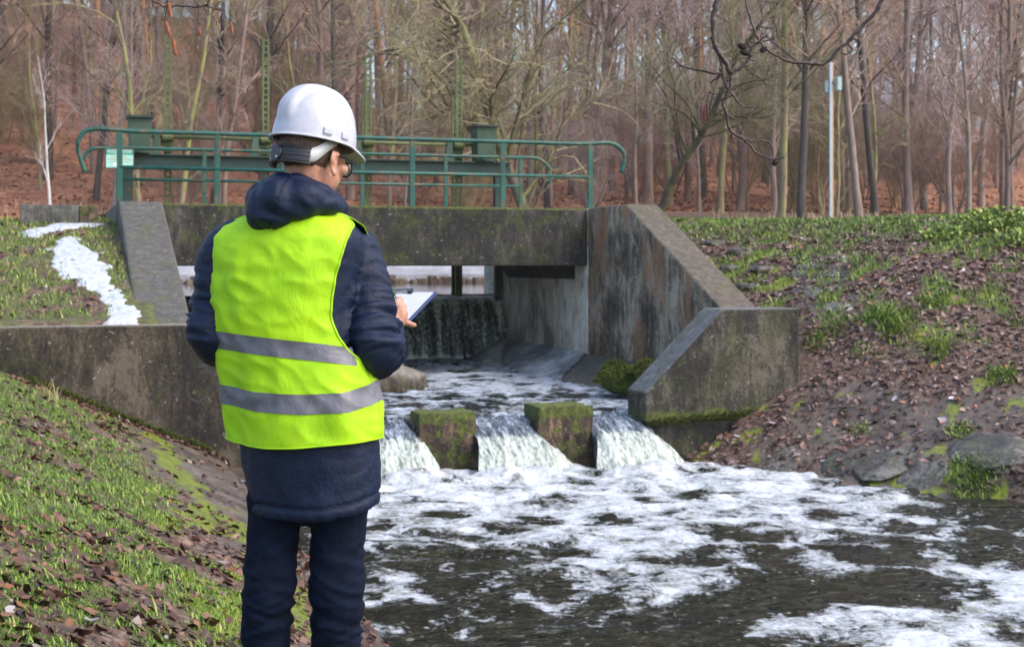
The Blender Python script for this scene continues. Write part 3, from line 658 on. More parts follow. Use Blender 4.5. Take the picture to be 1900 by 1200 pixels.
# hoist frame with gear housings
hr = empty('hoist_frame', onb(590, 375, 27.0) and G(onb(590, 375, 27.0)[0], 27.0, DZ), 'dark green steel hoist beam with gear housings standing behind the railings', 'hoist frame')
aL = onb(238, 300, 27.0)[0]; aR = onb(946, 300, 27.0)[0]; zb0 = onb(590, 313, 27)[2]; zb1 = onb(590, 293, 27)[2]
zb1 = onb(250, 288, 27)[2]; zb0 = onb(250, 309, 27)[2]
bm_ = MB().gbox(aL, aR, 26.97, 27.03, zb0, zb1).gbox(aL, aR, 26.88, 27.12, zb1, zb1+.022).gbox(aL, aR, 26.88, 27.12, zb0-.022, zb0)
bm_.build('hoist_beam', dgreen, hr)
for px in (237, 925):
    a = onb(px, 340, 27.0)[0]; MB().gbox(a-.09, a+.09, 26.93, 26.95, DZ-.1, zb0-.024).gbox(a-.09, a+.09, 27.05, 27.07, DZ-.1, zb0-.024).gbox(a-.012, a+.012, 26.952, 27.048, DZ-.1, zb0-.024).build('leg', dgreen, hr)
MB().gbox(.9, 8.9, 26.703, 28.0, .60, DZ-.03).build('footing_slab', cWingL, hr)
for px, y0, y1 in ((259, 218, 287), (897, 235, 300)):
    a, _, zt = onb(px, y0, 27.0); z0 = zb1+.024
    hb = MB(); hw = .19; hb.prism([G(a-hw*.92, 26.8, z0), G(a+hw*.92, 26.8, z0), G(a+hw*.92, 27.2, z0), G(a-hw*.92, 27.2, z0)], [G(a-hw*1.1, 26.76, zt-.03), G(a+hw*1.1, 26.76, zt-.03), G(a+hw*1.1, 27.24, zt-.03), G(a-hw*1.1, 27.24, zt-.03)])
    h = hb.build('gear_housing', housing, hr, bevel=.012)
    MB().gbox(a-hw*1.28, a+hw*1.28, 26.70, 27.30, zt-.027, zt+.012).build('lid', lidm, h)
    MB().tube([G(a-.05, 26.78, z0+.07), G(a-.05, 26.70, z0+.07)], .07, 14).build('hub', lidm, h)
zs = onb(300, 254, 27.1)[2]
MB().tube([G(onb(270, 250, 27.1)[0], 27.1, zs), G(onb(890, 250, 27.1)[0], 27.1, zs)], .032, 10).build('drive_shaft', olive, hr, smooth=True)
for px in (311, 493, 683, 851):
    a = onb(px, 250, 27.1)[0]
    br = MB(); br.prism([G(a-.30, 27.02, zb1+.024), G(a-.13, 27.02, zb1+.024), G(a-.15, 27.02, zs+.05), G(a-.24, 27.02, zs+.05)], [G(a-.30, 27.18, zb1+.024), G(a-.13, 27.18, zb1+.024), G(a-.15, 27.18, zs+.05), G(a-.24, 27.18, zs+.05)])
    br.build('bearing_bracket', housing, hr)
    MB().tube([G(a-.1, 27.1, zs), G(a+.1, 27.1, zs)], .085, 12).gbox(a-.12, a+.12, 27.2, 27.25, zs-.16, zs+.16).gbox(a-.1, a+.1, 27.18, 27.26, zs-.26, zs-.2).build('pinion', olive, hr)
# railings
def railing(b, top, mid, posts, curls, label, pw=.042, rr=.036):
    r = empty('railing', G(onb(posts[len(posts)//2], 375, b)[0], b, DZ), label, 'railing', 'green tube railings on the bridge')
    zt = top; pts = []
    L = [np.array(G(*onb(px, py, b))) for px, py in curls[0]]; Rr = [np.array(G(*onb(px, py, b))) for px, py in curls[1]]
    ca, cb = onb(curls[0][-1][0], 0, b)[0], onb(curls[1][0][0], 0, b)[0]
    path = smooth_path(L+[np.array(G(a, b, zt)) for a in np.linspace(ca+.4, cb-.4, 8)]+Rr, 5)
    MB().tube(path, rr, 10).build('top_rail', teal, r, smooth=True)
    a0, a1 = onb(posts[0], 0, b)[0], onb(posts[-1], 0, b)[0]
    MB().tube([G(a0, b, mid), G((a0+a1)/2, b, mid-.004), G(a1, b, mid)], rr*.85, 10).build('mid_rail', teal, r, smooth=True)
    for px in posts:
        a = onb(px, 0, b)[0]; MB().gbox(a-pw, a+pw, b-pw*.6, b+pw*.6, DZ-.03, zt-rr*.5).build('post', teal, r, bevel=.006)
    return r
railing(22.45, onb(403, 248, 22.45)[2], onb(403, 314, 22.45)[2], [222, 403, 584, 765, 933, 1095], [[(158, 320), (150, 297), (144, 268), (153, 248), (170, 240), (200, 240)], [(1120, 265), (1140, 268), (1156, 282), (1159, 300), (1152, 320)]], 'nearer green tube railing with curled ends along the front beam')
railing(26.4, onb(700, 286, 26.4)[2], onb(700, 341, 26.4)[2], [219, 379, 526, 672, 827, 966], [[(156, 297), (160, 284), (172, 276), (195, 275)], [(990, 293), (1008, 300), (1021, 317), (1018, 341)]], 'farther green railing with rust and a yellow curled right end, carrying the sign', .036, .032)
# warning sign on the farther railing
b = 26.30; a0, _, z1 = onb(194, 275, b); a1, _, z0 = onb(249, 314, b)
sg = empty('warning_sign', G((a0+a1)/2, b, z0), 'pale turquoise notice board with white header lettering hung on the farther railing', 'sign')
MB().gbox(a0, a1, b-.012, b+.012, z0, z1).build('sign_frame', simple('sign_frame', (.09, .03, .035), .5), sg)
mint = simple('sign_mint', (.36, .68, .60), .4, .08); hdr = simple('sign_header', (.0, .30, .19), .4, .1); wht = simple('sign_white', (.75, .76, .82), .5, .03); org = simple('sign_orange', (.62, .30, .10), .5, .1)
MB().gbox(a0+.025, a1-.02, b-.020, b-.0125, z0+.02, z1-.02).build('sign_board', mint, sg)
hh = z1-z0; MB().gbox(a0+.025, a1-.02, b-.026, b-.0205, z1-.30*hh, z1-.02).build('sign_header', hdr, sg)
MB().tube([G(a0+.18, b-.0225, z0+.075), G(a0+.18, b-.0265, z0+.075)], .035, 18).build('emblem', wht, sg)
def text(body, a, z, size, mat, dy, wmax):
    cu = bpy.data.curves.new('t', 'FONT'); cu.body = body; cu.size = size; cu.align_x = 'CENTER'; cu.align_y = 'CENTER'; cu.extrude = .001
    o = bpy.data.objects.new('t', cu); C.objects.link(o); bpy.context.view_layer.update()
    me = bpy.data.meshes.new_from_object(o.evaluated_get(bpy.context.evaluated_depsgraph_get())); bpy.data.objects.remove(o)
    n = len(me.vertices); co = np.empty(n*3); me.vertices.foreach_get('co', co); co = co.reshape(-1, 3); sx = min(1, wmax/max(1e-3, np.ptp(co[:, 0])))
    V = [G(a+x*sx, b-dy-zz, z+y) for x, y, zz in co]; Fc = [tuple(p.vertices) for p in me.polygons]; bpy.data.meshes.remove(me)
    return mk('lettering', V, Fc, mat, sg)
ac = (a0+a1)/2+.0; wd = a1-a0-.09
text('URZĄDZENIA WODNE', ac, z1-.115*hh-.015, .085, wht, .028, wd)
text('UWAGA', ac, z1-.25*hh, .04, wht, .028, wd*.5)
for i, (tx, zz) in enumerate([('ZAKAZ WSTĘPU', .40), ('NIEUPOWAŻNIONYM WSTĘP WZBRONIONY', .53), ('GROZI UTONIĘCIEM', .67), ('DYREKCJA', .86)]):
    text(tx, ac+(.08 if i == 3 else 0), z1-zz*hh, .036, org, .022, wd*(.98 if i == 1 else .8 if i != 3 else .5))
# far bank: pale snow-dusted revetment upstream
rv = concrete('pale_revetment', dark=(.36, .36, .39), mid=(.46, .46, .49), light=(.58, .58, .61), moss=0.05)
c_ = MB().prism([G(-15, 44.4, -.9), G(-15, 44.4, -.33), G(-15, 45.6, .06), G(-15, 46.4, .06), G(-15, 46.4, -.9)], [G(19, 44.4, -.9), G(19, 44.4, -.33), G(19, 45.6, .06), G(19, 46.4, .06), G(19, 46.4, -.9)])
tag(c_.build('bank_revetment', rv), 'pale snow-dusted concrete revetment across the water, seen under the bridge', 'revetment')
rst = concrete('bank_stones', dark=(.08, .05, .035), mid=(.2, .13, .09), light=(.38, .3, .2), moss=.4)
c_ = MB(); 
for i in range(112):
    a = -12+i*.27; hgt = random.uniform(.12, .26); c_.box(G(a+random.uniform(-.1, .1), 44.05+random.uniform(-.15, .15), ZUP+hgt*.25), (random.uniform(.09, .2), .2, hgt*random.uniform(.5, .8)), np.array([[U[0], U[1], 0], [Wv[0], Wv[1], 0], [0, 0, 1]]))
tag(c_.build('stone_edging', rst, bevel=.05), 'brown mossy stones lining the far water edge seen under the bridge', 'stone edging', None, 'stuff')
# level post on the right bank
pr = empty('gauge_post', P(1544, 420, 26.2), 'slim pale metal post with two small boxes on the grassy bank', 'post')
pm = simple('galvanised', (.50, .55, .62), .35, .1, 6, .3); pg = simple('post_sunlit_edge', (.62, .42, .24), .5, .1); bxm = simple('post_box', (.30, .40, .40), .4, .15)
x, y, z0 = P(1543, 420, 26.2); zt = P(1541, 116, 26.2)[2]
MB().box((x-.018, y, (z0+zt)/2-.1), (.022, .024, (zt-z0)/2+.1)).build('mast', pm, pr, bevel=.006)
MB().box((x+.020, y+.004, (z0+zt)/2-.1), (.014, .018, (zt-z0)/2+.1)).build('sunlit_edge', pg, pr)  # orange strip imitates low sun on the right edge of the post
zc = P(0, 158, 26.2)[2]
MB().box((x-.075, y+.05, zc-.03), (.04, .04, .11)).build('box', bxm, pr, bevel=.01)
MB().box((x+.115, y-.02, zc+.02), (.05, .05, .125), [[.9, .43, 0], [-.43, .9, 0], [0, 0, 1]]).build('box', bxm, pr, bevel=.01)
MB().tube([(x, y+.03, zc), (x+.09, y, zc)], .014, 8).tube([(x, y+.03, zt-.35), (x+.02, y-.03, zt-.38)], .014, 6).build('bracket', lidm, pr)
# rocks and masonry on the right bank
def gz(x, y): return float(ground_h(x, y)[0])
def bank_pt(px, py):                           # where the sight line meets the ground
    for Yq in np.arange(3, 90, .04):
        q = P(px, py, Yq)
        if q[2] <= gz(q[0], q[1]): return q
    return P(px, py, 30)
rkM = concrete('bank_rock', dark=(.035, .03, .024), mid=(.095, .082, .066), light=(.24, .215, .18), moss=.6, rough=.5)
for i, (px, py, r, lab) in enumerate([(1328, 455, (.22, .2, .12), 'brown flat-topped rock beside the top of the right wing wall'), (1375, 470, (.2, .2, .13), 'yellow-mossed rock on the bank edge behind the right wing wall'), (1352, 500, (.16, .15, .1), 'pale grey rock half way down the right wing wall'), (1385, 535, (.17, .16, .1), 'rounded mossy rock low beside the right wing wall'), (1415, 500, (.22, .2, .08), 'flat mossy rock left of the stone steps'), (1835, 838, (.50, .36, .075), 'large flat slab rock at the right edge above the water'), (1700, 897, (.3, .2, .035), 'low wet slab at the water edge left of the bright grass tuft'), (1440, 866, (.34, .2, .03), 'dark wet slab at the waterline beside the right foam edge'), (1560, 884, (.36, .2, .03), 'long dark wet slab in the middle of the right waterline'), (1640, 862, (.3, .22, .03), 'damp flat stone above the waterline in the leaves')]):
    q = bank_pt(px, py); rock('rock', (q[0], q[1], q[2]), r, i*3.1, rkM, lab, 'rock', i, .7, tilt=i > 4)
mas = []
k = 0
for r_ in range(7):
    for c in range(4):
        px = 1478+c*27+(r_ % 2)*12+r_*3; py = 478+r_*15
        q = bank_pt(px, py); rock('paving_stone', (q[0]+random.uniform(-.04, .04), q[1]+random.uniform(-.05, .05), q[2]-.012), (.12+.05*random.random(), .15+.03*random.random(), .045), 40+k*1.7, rkM, 'flat grey-green stone set in the small stone-paved strip on the right bank', 'stone', random.random(), .5, 'stones of the paved strip', amp=.35, tilt=True); k += 1
# snow
snow_polys = []
sn = M('snow', Roughness=.6); nz = sn.noise(sn.pos(), 14, 5, .6); sn.set(sn.b, 'Base Color', sn.ramp(nz, [(.3, (.24, .25, .27)), (.45, (.44, .47, .52)), (.7, (.56, .59, .64))])); sn.bump(nz, .6, .03); sn.set(sn.b, 'Subsurface Weight', .0)
def snow(poly, label, seed, res=.035):
    q = np.array([bank_pt(px, py)[:2] for px, py in poly]); x0, y0 = q.min(0)-.2; x1, y1 = q.max(0)+.2
    xs = np.arange(x0, x1, res); ys = np.arange(y0, y1, res*1.3); Xg, Yg = np.meshgrid(xs, ys); xx = Xg.ravel(); yy = Yg.ravel()
    d = np.full(len(xx), 1e9); ins = np.zeros(len(xx), bool); n = len(q)
    for i in range(n):
        p0, p1 = q[i], q[(i+1) % n]; e = p1-p0; t = np.clip(((xx-p0[0])*e[0]+(yy-p0[1])*e[1])/(e@e), 0, 1)
        d = np.minimum(d, np.hypot(xx-p0[0]-t*e[0], yy-p0[1]-t*e[1]))
        cnd = ((p0[1] > yy) != (p1[1] > yy)) & (xx < (p1[0]-p0[0])*(yy-p0[1])/(p1[1]-p0[1]+1e-12)+p0[0]); ins ^= cnd
    snow_polys.append(q)
    sd_ = np.where(ins, d, -d)*1.0+.17*fbm(xx*2.6+seed, yy*2.2, 1, 5)+.05
    h = np.clip(sd_, -.1, .045)*.5
    z = ground_h(xx, yy)[0]+h-.008+.008*fbm(xx*9, yy*9, 2, 2)
    Fq = grid_faces(len(ys), len(xs)); keep = (sd_[Fq] > -.04).any(1); Fq = Fq[keep]; used = np.unique(Fq); rm = np.full(len(xx), -1); rm[used] = np.arange(len(used))
    o = mk('snow_patch', np.stack([xx, yy, z], 1)[used], rm[Fq], sn.m, smooth=True); return tag(o, label, 'snow')
snow([(110, 448), (130, 444), (175, 470), (200, 500), (215, 540), (250, 580), (256, 600), (205, 600), (210, 575), (180, 550), (150, 520), (110, 510), (95, 485)], 'long white snow patch running down beside the left wing wall', 2)
snow([(50, 432), (100, 418), (178, 411), (182, 418), (130, 426), (60, 440)], 'thin snow strip on the grass in front of the low parapet', 6)
# ------------------------------------------------------------------ vegetation on the ground
def attr_mat(name, stops, rough=.7, trans=0.0, spec=.4):
    m = M(name); c = m.ramp(m.attr('rnd'), stops); m.set(m.b, 'Base Color', c); m.set(m.b, 'Roughness', rough); m.set(m.b, 'Specular IOR Level', spec)
    return m.m
leafM = attr_mat('leaf_litter', [(0, (.03, .015, .011)), (.35, (.075, .032, .021)), (.6, (.14, .063, .04)), (.78, (.20, .11, .08)), (.9, (.24, .10, .04)), (.95, (.26, .22, .20)), (1, (.40, .38, .38))], .5)
leafM2 = attr_mat('wet_leaf_litter', [(0, (.035, .02, .016)), (.3, (.095, .05, .038)), (.6, (.18, .105, .082)), (.8, (.29, .205, .175)), (.9, (.32, .13, .06)), (.95, (.36, .30, .31)), (1, (.5, .47, .48))], .6)
grassM = attr_mat('grass_blade', [(0, (.04, .08, .010)), (.35, (.11, .20, .02)), (.7, (.22, .33, .035)), (.86, (.34, .40, .08)), (1, (.44, .37, .17))], .4)
def gnormal(x, y):
    e = .05; h0 = ground_h(x, y)[0]; hx = ground_h(x+e, y)[0]; hy = ground_h(x, y+e)[0]
    n = np.stack([-(hx-h0)/e, -(hy-h0)/e, np.ones_like(h0)], 1); return h0, n/np.linalg.norm(n, axis=1)[:, None]
def in_snow(x, y):
    r = np.zeros(len(x), bool)
    for q in snow_polys:
        n = len(q)
        for i in range(n):
            p0, p1 = q[i], q[(i+1) % n]; r ^= ((p0[1] > y) != (p1[1] > y)) & (x < (p1[0]-p0[0])*(y-p0[1])/(p1[1]-p0[1]+1e-12)+p0[0])
    return r
def scatter(n, a0, a1, b0, b1, prob, near=0):
    r_ = rng; b = b0+(b1-b0)*r_.random(n)**(1+near); a = a0+(a1-a0)*r_.random(n)
    x = a*U[0]+b*Wv[0]; y = a*U[1]+b*Wv[1]
    px = 950+F*x/np.maximum(y, .5); k = (y > 1) & (px > -620) & (px < 2300)
    x, y = x[k], y[k]
    h, A, B, s, t = ground_h(x, y); W_ = weights(x, y, A, B, s, t)
    k = (rng.random(len(x)) < prob(x, y, A, B, s, t, W_, h)) & (h > ZW+.01)
    return x[k], y[k], B[k]
def leaves(name, x, y, size, mat, label):
    n = len(x); h, nn = gnormal(x, y); r_ = rng
    up = nn+r_.normal(size=(n, 3))*.38; up /= np.linalg.norm(up, axis=1)[:, None]
    d = r_.normal(size=(n, 3)); d -= up*(d*up).sum(1)[:, None]; d /= np.linalg.norm(d, axis=1)[:, None]; e = np.cross(up, d)
    L = size*(.35+.95*r_.random(n)**1.5)[:, None]; Wd = L*r_.uniform(.5, .85, n)[:, None]; cu = L*r_.uniform(-.28, .4, n)[:, None]
    c = np.stack([x, y, h+.006+.012*r_.random(n)], 1)
    pts = [c-d*L*.5+up*cu*.4, c-d*L*.15-e*Wd*.42+up*cu*.5, c+d*L*.22-e*Wd*.36+up*cu*.35, c+d*L*.55+up*cu*.7, c+d*L*.22+e*Wd*.36+up*cu*.6, c-d*L*.15+e*Wd*.42+up*cu*.2, c+d*L*.02-up*cu*.12]
    V = np.stack(pts, 1).reshape(-1, 3); i = np.arange(n)[:, None]*7
    Fq = np.concatenate([i+np.array([[0, 1, 6, 5]]), i+np.array([[1, 2, 3, 6]]), i+np.array([[6, 3, 4, 5]])], 0)
    o = mk(name, V, Fq, mat, base=(0, 0, 0)); set_attr(o.data, 'rnd', np.repeat(np.clip(r_.beta(1.3, 1.5, n), 0, 1), 7))
    return tag(o, label, 'leaves', None, 'stuff')
def blades(name, x, y, hgt, mat, label, wdt=.0035, lean=.55, cat='grass', rb=(1.6, 2.0)):
    n = len(x); h = ground_h(x, y)[0]; r_ = rng; th = r_.random(n)*2*np.pi; ln = lean*r_.uniform(.3, 1.3, n)
    Hh = hgt*r_.uniform(.45, 1.2, n); dx, dy = np.cos(th), np.sin(th); c = np.stack([x, y, h-.01], 1)
    ex = np.stack([-dy, dx, 0*dx], 1)*(wdt*r_.uniform(.6, 1.4, n))[:, None]
    rows = []
    for t, wk in ((0, 1), (.35, .95), (.7, .65)):
        q = c+np.stack([dx*ln*Hh*t*t, dy*ln*Hh*t*t, Hh*(t-.25*ln*t*t)], 1); rows += [q-ex*wk, q+ex*wk]
    q = c+np.stack([dx*ln*Hh, dy*ln*Hh, Hh*(1-.42*ln)], 1); rows += [q]
    V = np.stack(rows, 1).reshape(-1, 3); i = np.arange(n)[:, None]*7
    Fq = np.concatenate([i+np.array([[0, 1, 3, 2]]), i+np.array([[2, 3, 5, 4]]), i+np.array([[4, 5, 6, 6]])], 0)
    Fl = [tuple(f) if f[2] != f[3] else tuple(f[:3]) for f in Fq.tolist()] if False else None
    # triangles as degenerate quads are avoided: build both sets
    F1 = np.concatenate([i+np.array([[0, 1, 3, 2]]), i+np.array([[2, 3, 5, 4]])], 0)
    F2 = i+np.array([[4, 5, 6]])
    me = bpy.data.meshes.new(name); me.vertices.add(len(V)); me.vertices.foreach_set('co', V.astype(np.float32).ravel())
    li = np.concatenate([F1.ravel(), F2.ravel()]); me.loops.add(len(li)); me.loops.foreach_set('vertex_index', li.astype(np.int32))
    st = np.concatenate([np.arange(len(F1))*4, len(F1)*4+np.arange(len(F2))*3]); me.polygons.add(len(st)); me.polygons.foreach_set('loop_start', st.astype(np.int32))
    me.update(calc_edges=True); me.materials.append(mat); o = bpy.data.objects.new(name, me); link(o)
    set_attr(me, 'rnd', np.repeat(np.clip(r_.beta(*rb, n), 0, 1), 7)); return tag(o, label, cat, None, 'stuff')
if not ONLY:
    x, y, B = scatter(500000, -4, 2.2, 3.4, 17.2, lambda x, y, A, B, s, t, W_, h: np.clip(W_[2]*1.0*(1-W_[0]), 0, 1)*np.clip(1.15-.045*B, .3, 1)*.62, .35)
    blades('grass', x, y, .048, grassM, 'short wet green grass covering the near left bank', lean=.8)
    x, y, B = scatter(75000, -4, 2.2, 3.4, 17.2, lambda x, y, A, B, s, t, W_, h: sst(.25, .55, fbm(x*2.3, y*2.3, 31.0, 3))*np.clip(W_[2], 0, 1), .35)
    blades('grass_tufts', x, y, .13, grassM, 'longer tufts of bright green grass among fallen leaves on the near left bank', lean=1.0)
    x, y, B = scatter(66000, -4, 2.2, 3.4, 17.2, lambda x, y, A, B, s, t, W_, h: np.clip(.30+.5*sst(.0, .5, fbm(x*1.3, y*1.3, 12.0, 3))-.42*W_[2]*sst(6, 11, B)-.62*W_[0]*sst(10, 13, B), .03, .9), .4)
    leaves('fallen_leaves', x, y, .075, leafM, 'brown fallen leaves strewn over the near left bank')
    # strip of leaves along the foot of the long wall
    a = rng.uniform(-.4, 2.1, 900); b = 17.2-np.abs(rng.normal(0, .16, 900)); leaves('leaf_drift', a*U[0]+b*Wv[0], a*U[1]+b*Wv[1], .07, leafM, 'drift of red-brown leaves along the foot of the long brown wall')
    x, y, B = scatter(60000, -9, 1.05, 17.8, 26, lambda x, y, A, B, s, t, W_, h: W_[2]*.62*np.where(in_snow(x, y), .06, 1))
    blades('grass', x, y, .09, grassM, 'olive winter grass on the slope behind the long wall, left of the snow', wdt=.006, rb=(1.6, 1.2))
    x, y, B = scatter(20000, -9, 1.05, 17.8, 24, lambda x, y, A, B, s, t, W_, h: (.2+.5*(1-W_[2]))*np.where(in_snow(x, y), .05, 1))
    leaves('fallen_leaves', x, y, .07, leafM, 'brown leaves on the grassy slope behind the long wall')
    def pr_(x, y, A, B, s, t, W_, h): return np.where((s > -.02) & (A > 7) & ~((A < 9.35) & (B > 15.6)), np.clip(.93-.62*W_[0]-.62*W_[2]*1.0-.45*W_[1], .10, 1)*np.where(s > 7.5, .5, 1), 0)
    x, y, B = scatter(165000, 7, 19, 7, 31, pr_)
    leaves('fallen_leaves', x, y, .092, leafM2, 'dense mauve-brown fallen leaves covering the right bank')
    x, y, B = scatter(210000, 8, 20, 8, 34, lambda x, y, A, B, s, t, W_, h: np.where((s > 1.0) & ~((A < 9.35) & (B > 15.6)), np.clip(W_[2], 0, 1)*.75, 0))
    blades('grass', x, y, .12, grassM, 'patches of green grass between the leaves on the right bank', wdt=.006, lean=.9)
    # distinct tufts
    tc = [(1640, 592, 420, .24), (1665, 612, 300, .2), (1725, 560, 200, .16), (1555, 604, 160, .14), (1520, 632, 200, .15), (1810, 900, 420, .2), (1598, 800, 70, .1), (1740, 650, 200, .13), (1330, 420, 160, .12), (1600, 655, 120, .12), (1860, 700, 260, .14), (1780, 800, 160, .12)]
    for i, (px, py, n, hg) in enumerate(tc):
        q = bank_pt(px, py); rr = .22*rng.random(n)**.8*(hg/.16); th = rng.random(n)*6.28
        o = blades('grass_tuft', q[0]+rr*np.cos(th), q[1]+rr*np.sin(th)*1.2, hg*.8, grassM, ['large spreading grass tuft in the middle of the right bank', 'grass tuft just below the largest tuft on the right bank', 'grass tuft upper right of the largest tuft', 'small grass tuft below the stone-paved strip', 'grass tuft beside the low dark wall end', 'bright grass tuft at the water edge bottom right', 'thin sprout on the bare concrete apron', 'low grass tuft right of the bare apron top', 'grass tuft beside the wing wall top on the crest', 'small grass tuft above the bare concrete apron', 'grass tuft at the right edge of the bank', 'tuft above the flat slab rock'][i], wdt=.006, lean=1.5, rb=(2.2, 1.8))
        del o['kind']; o['category'] = 'grass tuft'
    # broad-leaved green plant on the crest upper right
    ivM = attr_mat('ivy_leaf', [(0, (.05, .10, .015)), (.5, (.17, .26, .04)), (1, (.42, .46, .10))], .5)
    for (px, py, n, r0, lab) in ((1862, 408, 1500, .75, 'bushy yellow-green leafy plant on the crest at the upper right'), (1760, 428, 500, .45, 'small leafy plant on the crest left of the bushy one'), (1900, 440, 600, .6, 'leafy trailing plant below the bushy one at the right edge')):
        q = bank_pt(px, py+14); u = rng.normal(size=(n, 3)); u /= np.linalg.norm(u, axis=1)[:, None]; rr = rng.random(n)[:, None]**.4
        c = q+u*rr*np.array([r0, r0*.6, r0*.32])+np.array([0, 0, r0*.12]); d = rng.normal(size=(n, 3)); d /= np.linalg.norm(d, axis=1)[:, None]; e = np.cross(d, rng.normal(size=(n, 3))); e /= np.linalg.norm(e, axis=1)[:, None]
        L = rng.uniform(.02, .05, n)[:, None]; V = np.stack([c-d*L, c-e*L*.6, c+d*L, c+e*L*.6], 1).reshape(-1, 3)
        o = mk('leafy_plant', V, np.arange(4*n).reshape(-1, 4), ivM); set_attr(o.data, 'rnd', np.repeat(rng.random(n), 4)); tag(o, lab, 'plant')
    # dry stalks by the long wall
    q = bank_pt(95, 745); n = 26; th = rng.random(n)*6.28; o = blades('dry_stalks', q[0]+.08*np.cos(th), q[1]+.08*np.sin(th), .36, attr_mat('dry_stalk', [(0, (.30, .22, .11)), (1, (.5, .40, .22))]), 'thin dry straw stalks against the long brown wall at left', wdt=.004, lean=1.2); del o['kind']; o['category'] = 'dry plant'

# ------------------------------------------------------------------ trees
def bark(name, c, var=.4, moss=None, upper=None):
    m = M(name); p = m.obj(); nz = m.noise(m.mapv(p, (1, 1, .25)), 6, 5, .7)
    col = m.ramp(nz, [(.3, tuple(k*(1-var) for k in c)), (.7, tuple(min(1, k*(1+var)) for k in c))])
    if moss: col = m.mix(m.ramp(m.noise(p, 1.2, 4, .6), [(.45, 0), (.6, .85)]), col, moss)
    if upper:
        z = m.n('SeparateXYZ', Vector=p).outputs[2]
        col = m.mix(m.ramp(m.math('ADD', m.math('MULTIPLY', z, .1), m.math('MULTIPLY', nz, .6)), [(.55, 0), (.8, 1)]), col, upper)
    rv_ = m.n('ObjectInfo').outputs['Random']; m.set(m.b, 'Base Color', m.mix(.5, col, m.ramp(rv_, [(0, (.75, .7, .7)), (.5, (1, 1, 1)), (1, (1, .85, .7))]), 'MULTIPLY'))
    m.set(m.b, 'Roughness', .9); m.set(m.b, 'Specular IOR Level', .15); return m.m
bGrey = bark('bark_grey', (.27, .21, .185)); bDark = bark('bark_dark', (.10, .085, .078)); bMoss = bark('bark_mossy', (.25, .21, .15), .4, (.33, .33, .12)); bOak = bark('bark_oak', (.12, .10, .075), .4, (.20, .20, .07)); bPale = bark('bark_pale', (.62, .58, .54), .35)
bSunPine = bark('bark_pine_sunlit', (.14, .09, .07), .3, None, (.55, .27, .13)); tMauve = bark('twigs_mauve', (.48, .36, .34)); tOlive = bark('twigs_olive', (.36, .32, .20)); tBrown = bark('twigs_brown', (.48, .33, .26)); tStraw = bark('twigs_straw', (.36, .29, .17))  # pine bark: the orange upper part stands for sunlight on the trunks
def grow(r_, PP, Lp, n_per, length, K, t0, t1, ang, up, wob, r0, taper=.25, lenfall=.5):
    """branches growing from parents PP (M,Kp,3) with radii; returns (M*n,K,3),(M*n,K)"""
    Mn, Kp, _ = PP.shape; n = Mn*n_per; par = np.repeat(np.arange(Mn), n_per); t = r_.uniform(t0, t1, n)*(Kp-1); i = np.minimum(t.astype(int), Kp-2); f = (t-i)[:, None]
    p0 = PP[par, i]*(1-f)+PP[par, i+1]*f; tan = PP[par, i+1]-PP[par, i]; tan /= np.linalg.norm(tan, axis=1)[:, None]+1e-9
    rnd = r_.normal(size=(n, 3)); rnd -= tan*(rnd*tan).sum(1)[:, None]; rnd /= np.linalg.norm(rnd, axis=1)[:, None]
    A = np.radians(r_.normal(ang, ang*.25, n))[:, None]; d = tan*np.cos(A)+rnd*np.sin(A); d[:, 2] += up; d /= np.linalg.norm(d, axis=1)[:, None]
    Ln = length*r_.uniform(.5, 1.2, n)*(1-lenfall*(t/(Kp-1)-t0)/(t1-t0+1e-9)); out = np.zeros((n, K, 3)); out[:, 0] = p0; st = (Ln/(K-1))[:, None]
    for k in range(1, K):
        out[:, k] = out[:, k-1]+d*st; d = d+r_.normal(size=(n, 3))*wob; d[:, 2] += up*.12; d /= np.linalg.norm(d, axis=1)[:, None]
    pr = Lp[par, i]*(1-f[:, 0])+Lp[par, i+1]*f[:, 0]
    rb = np.minimum(pr*.7, r0)[:, None]; Rr = rb*np.linspace(1, taper, K)[None]
    return out, Rr
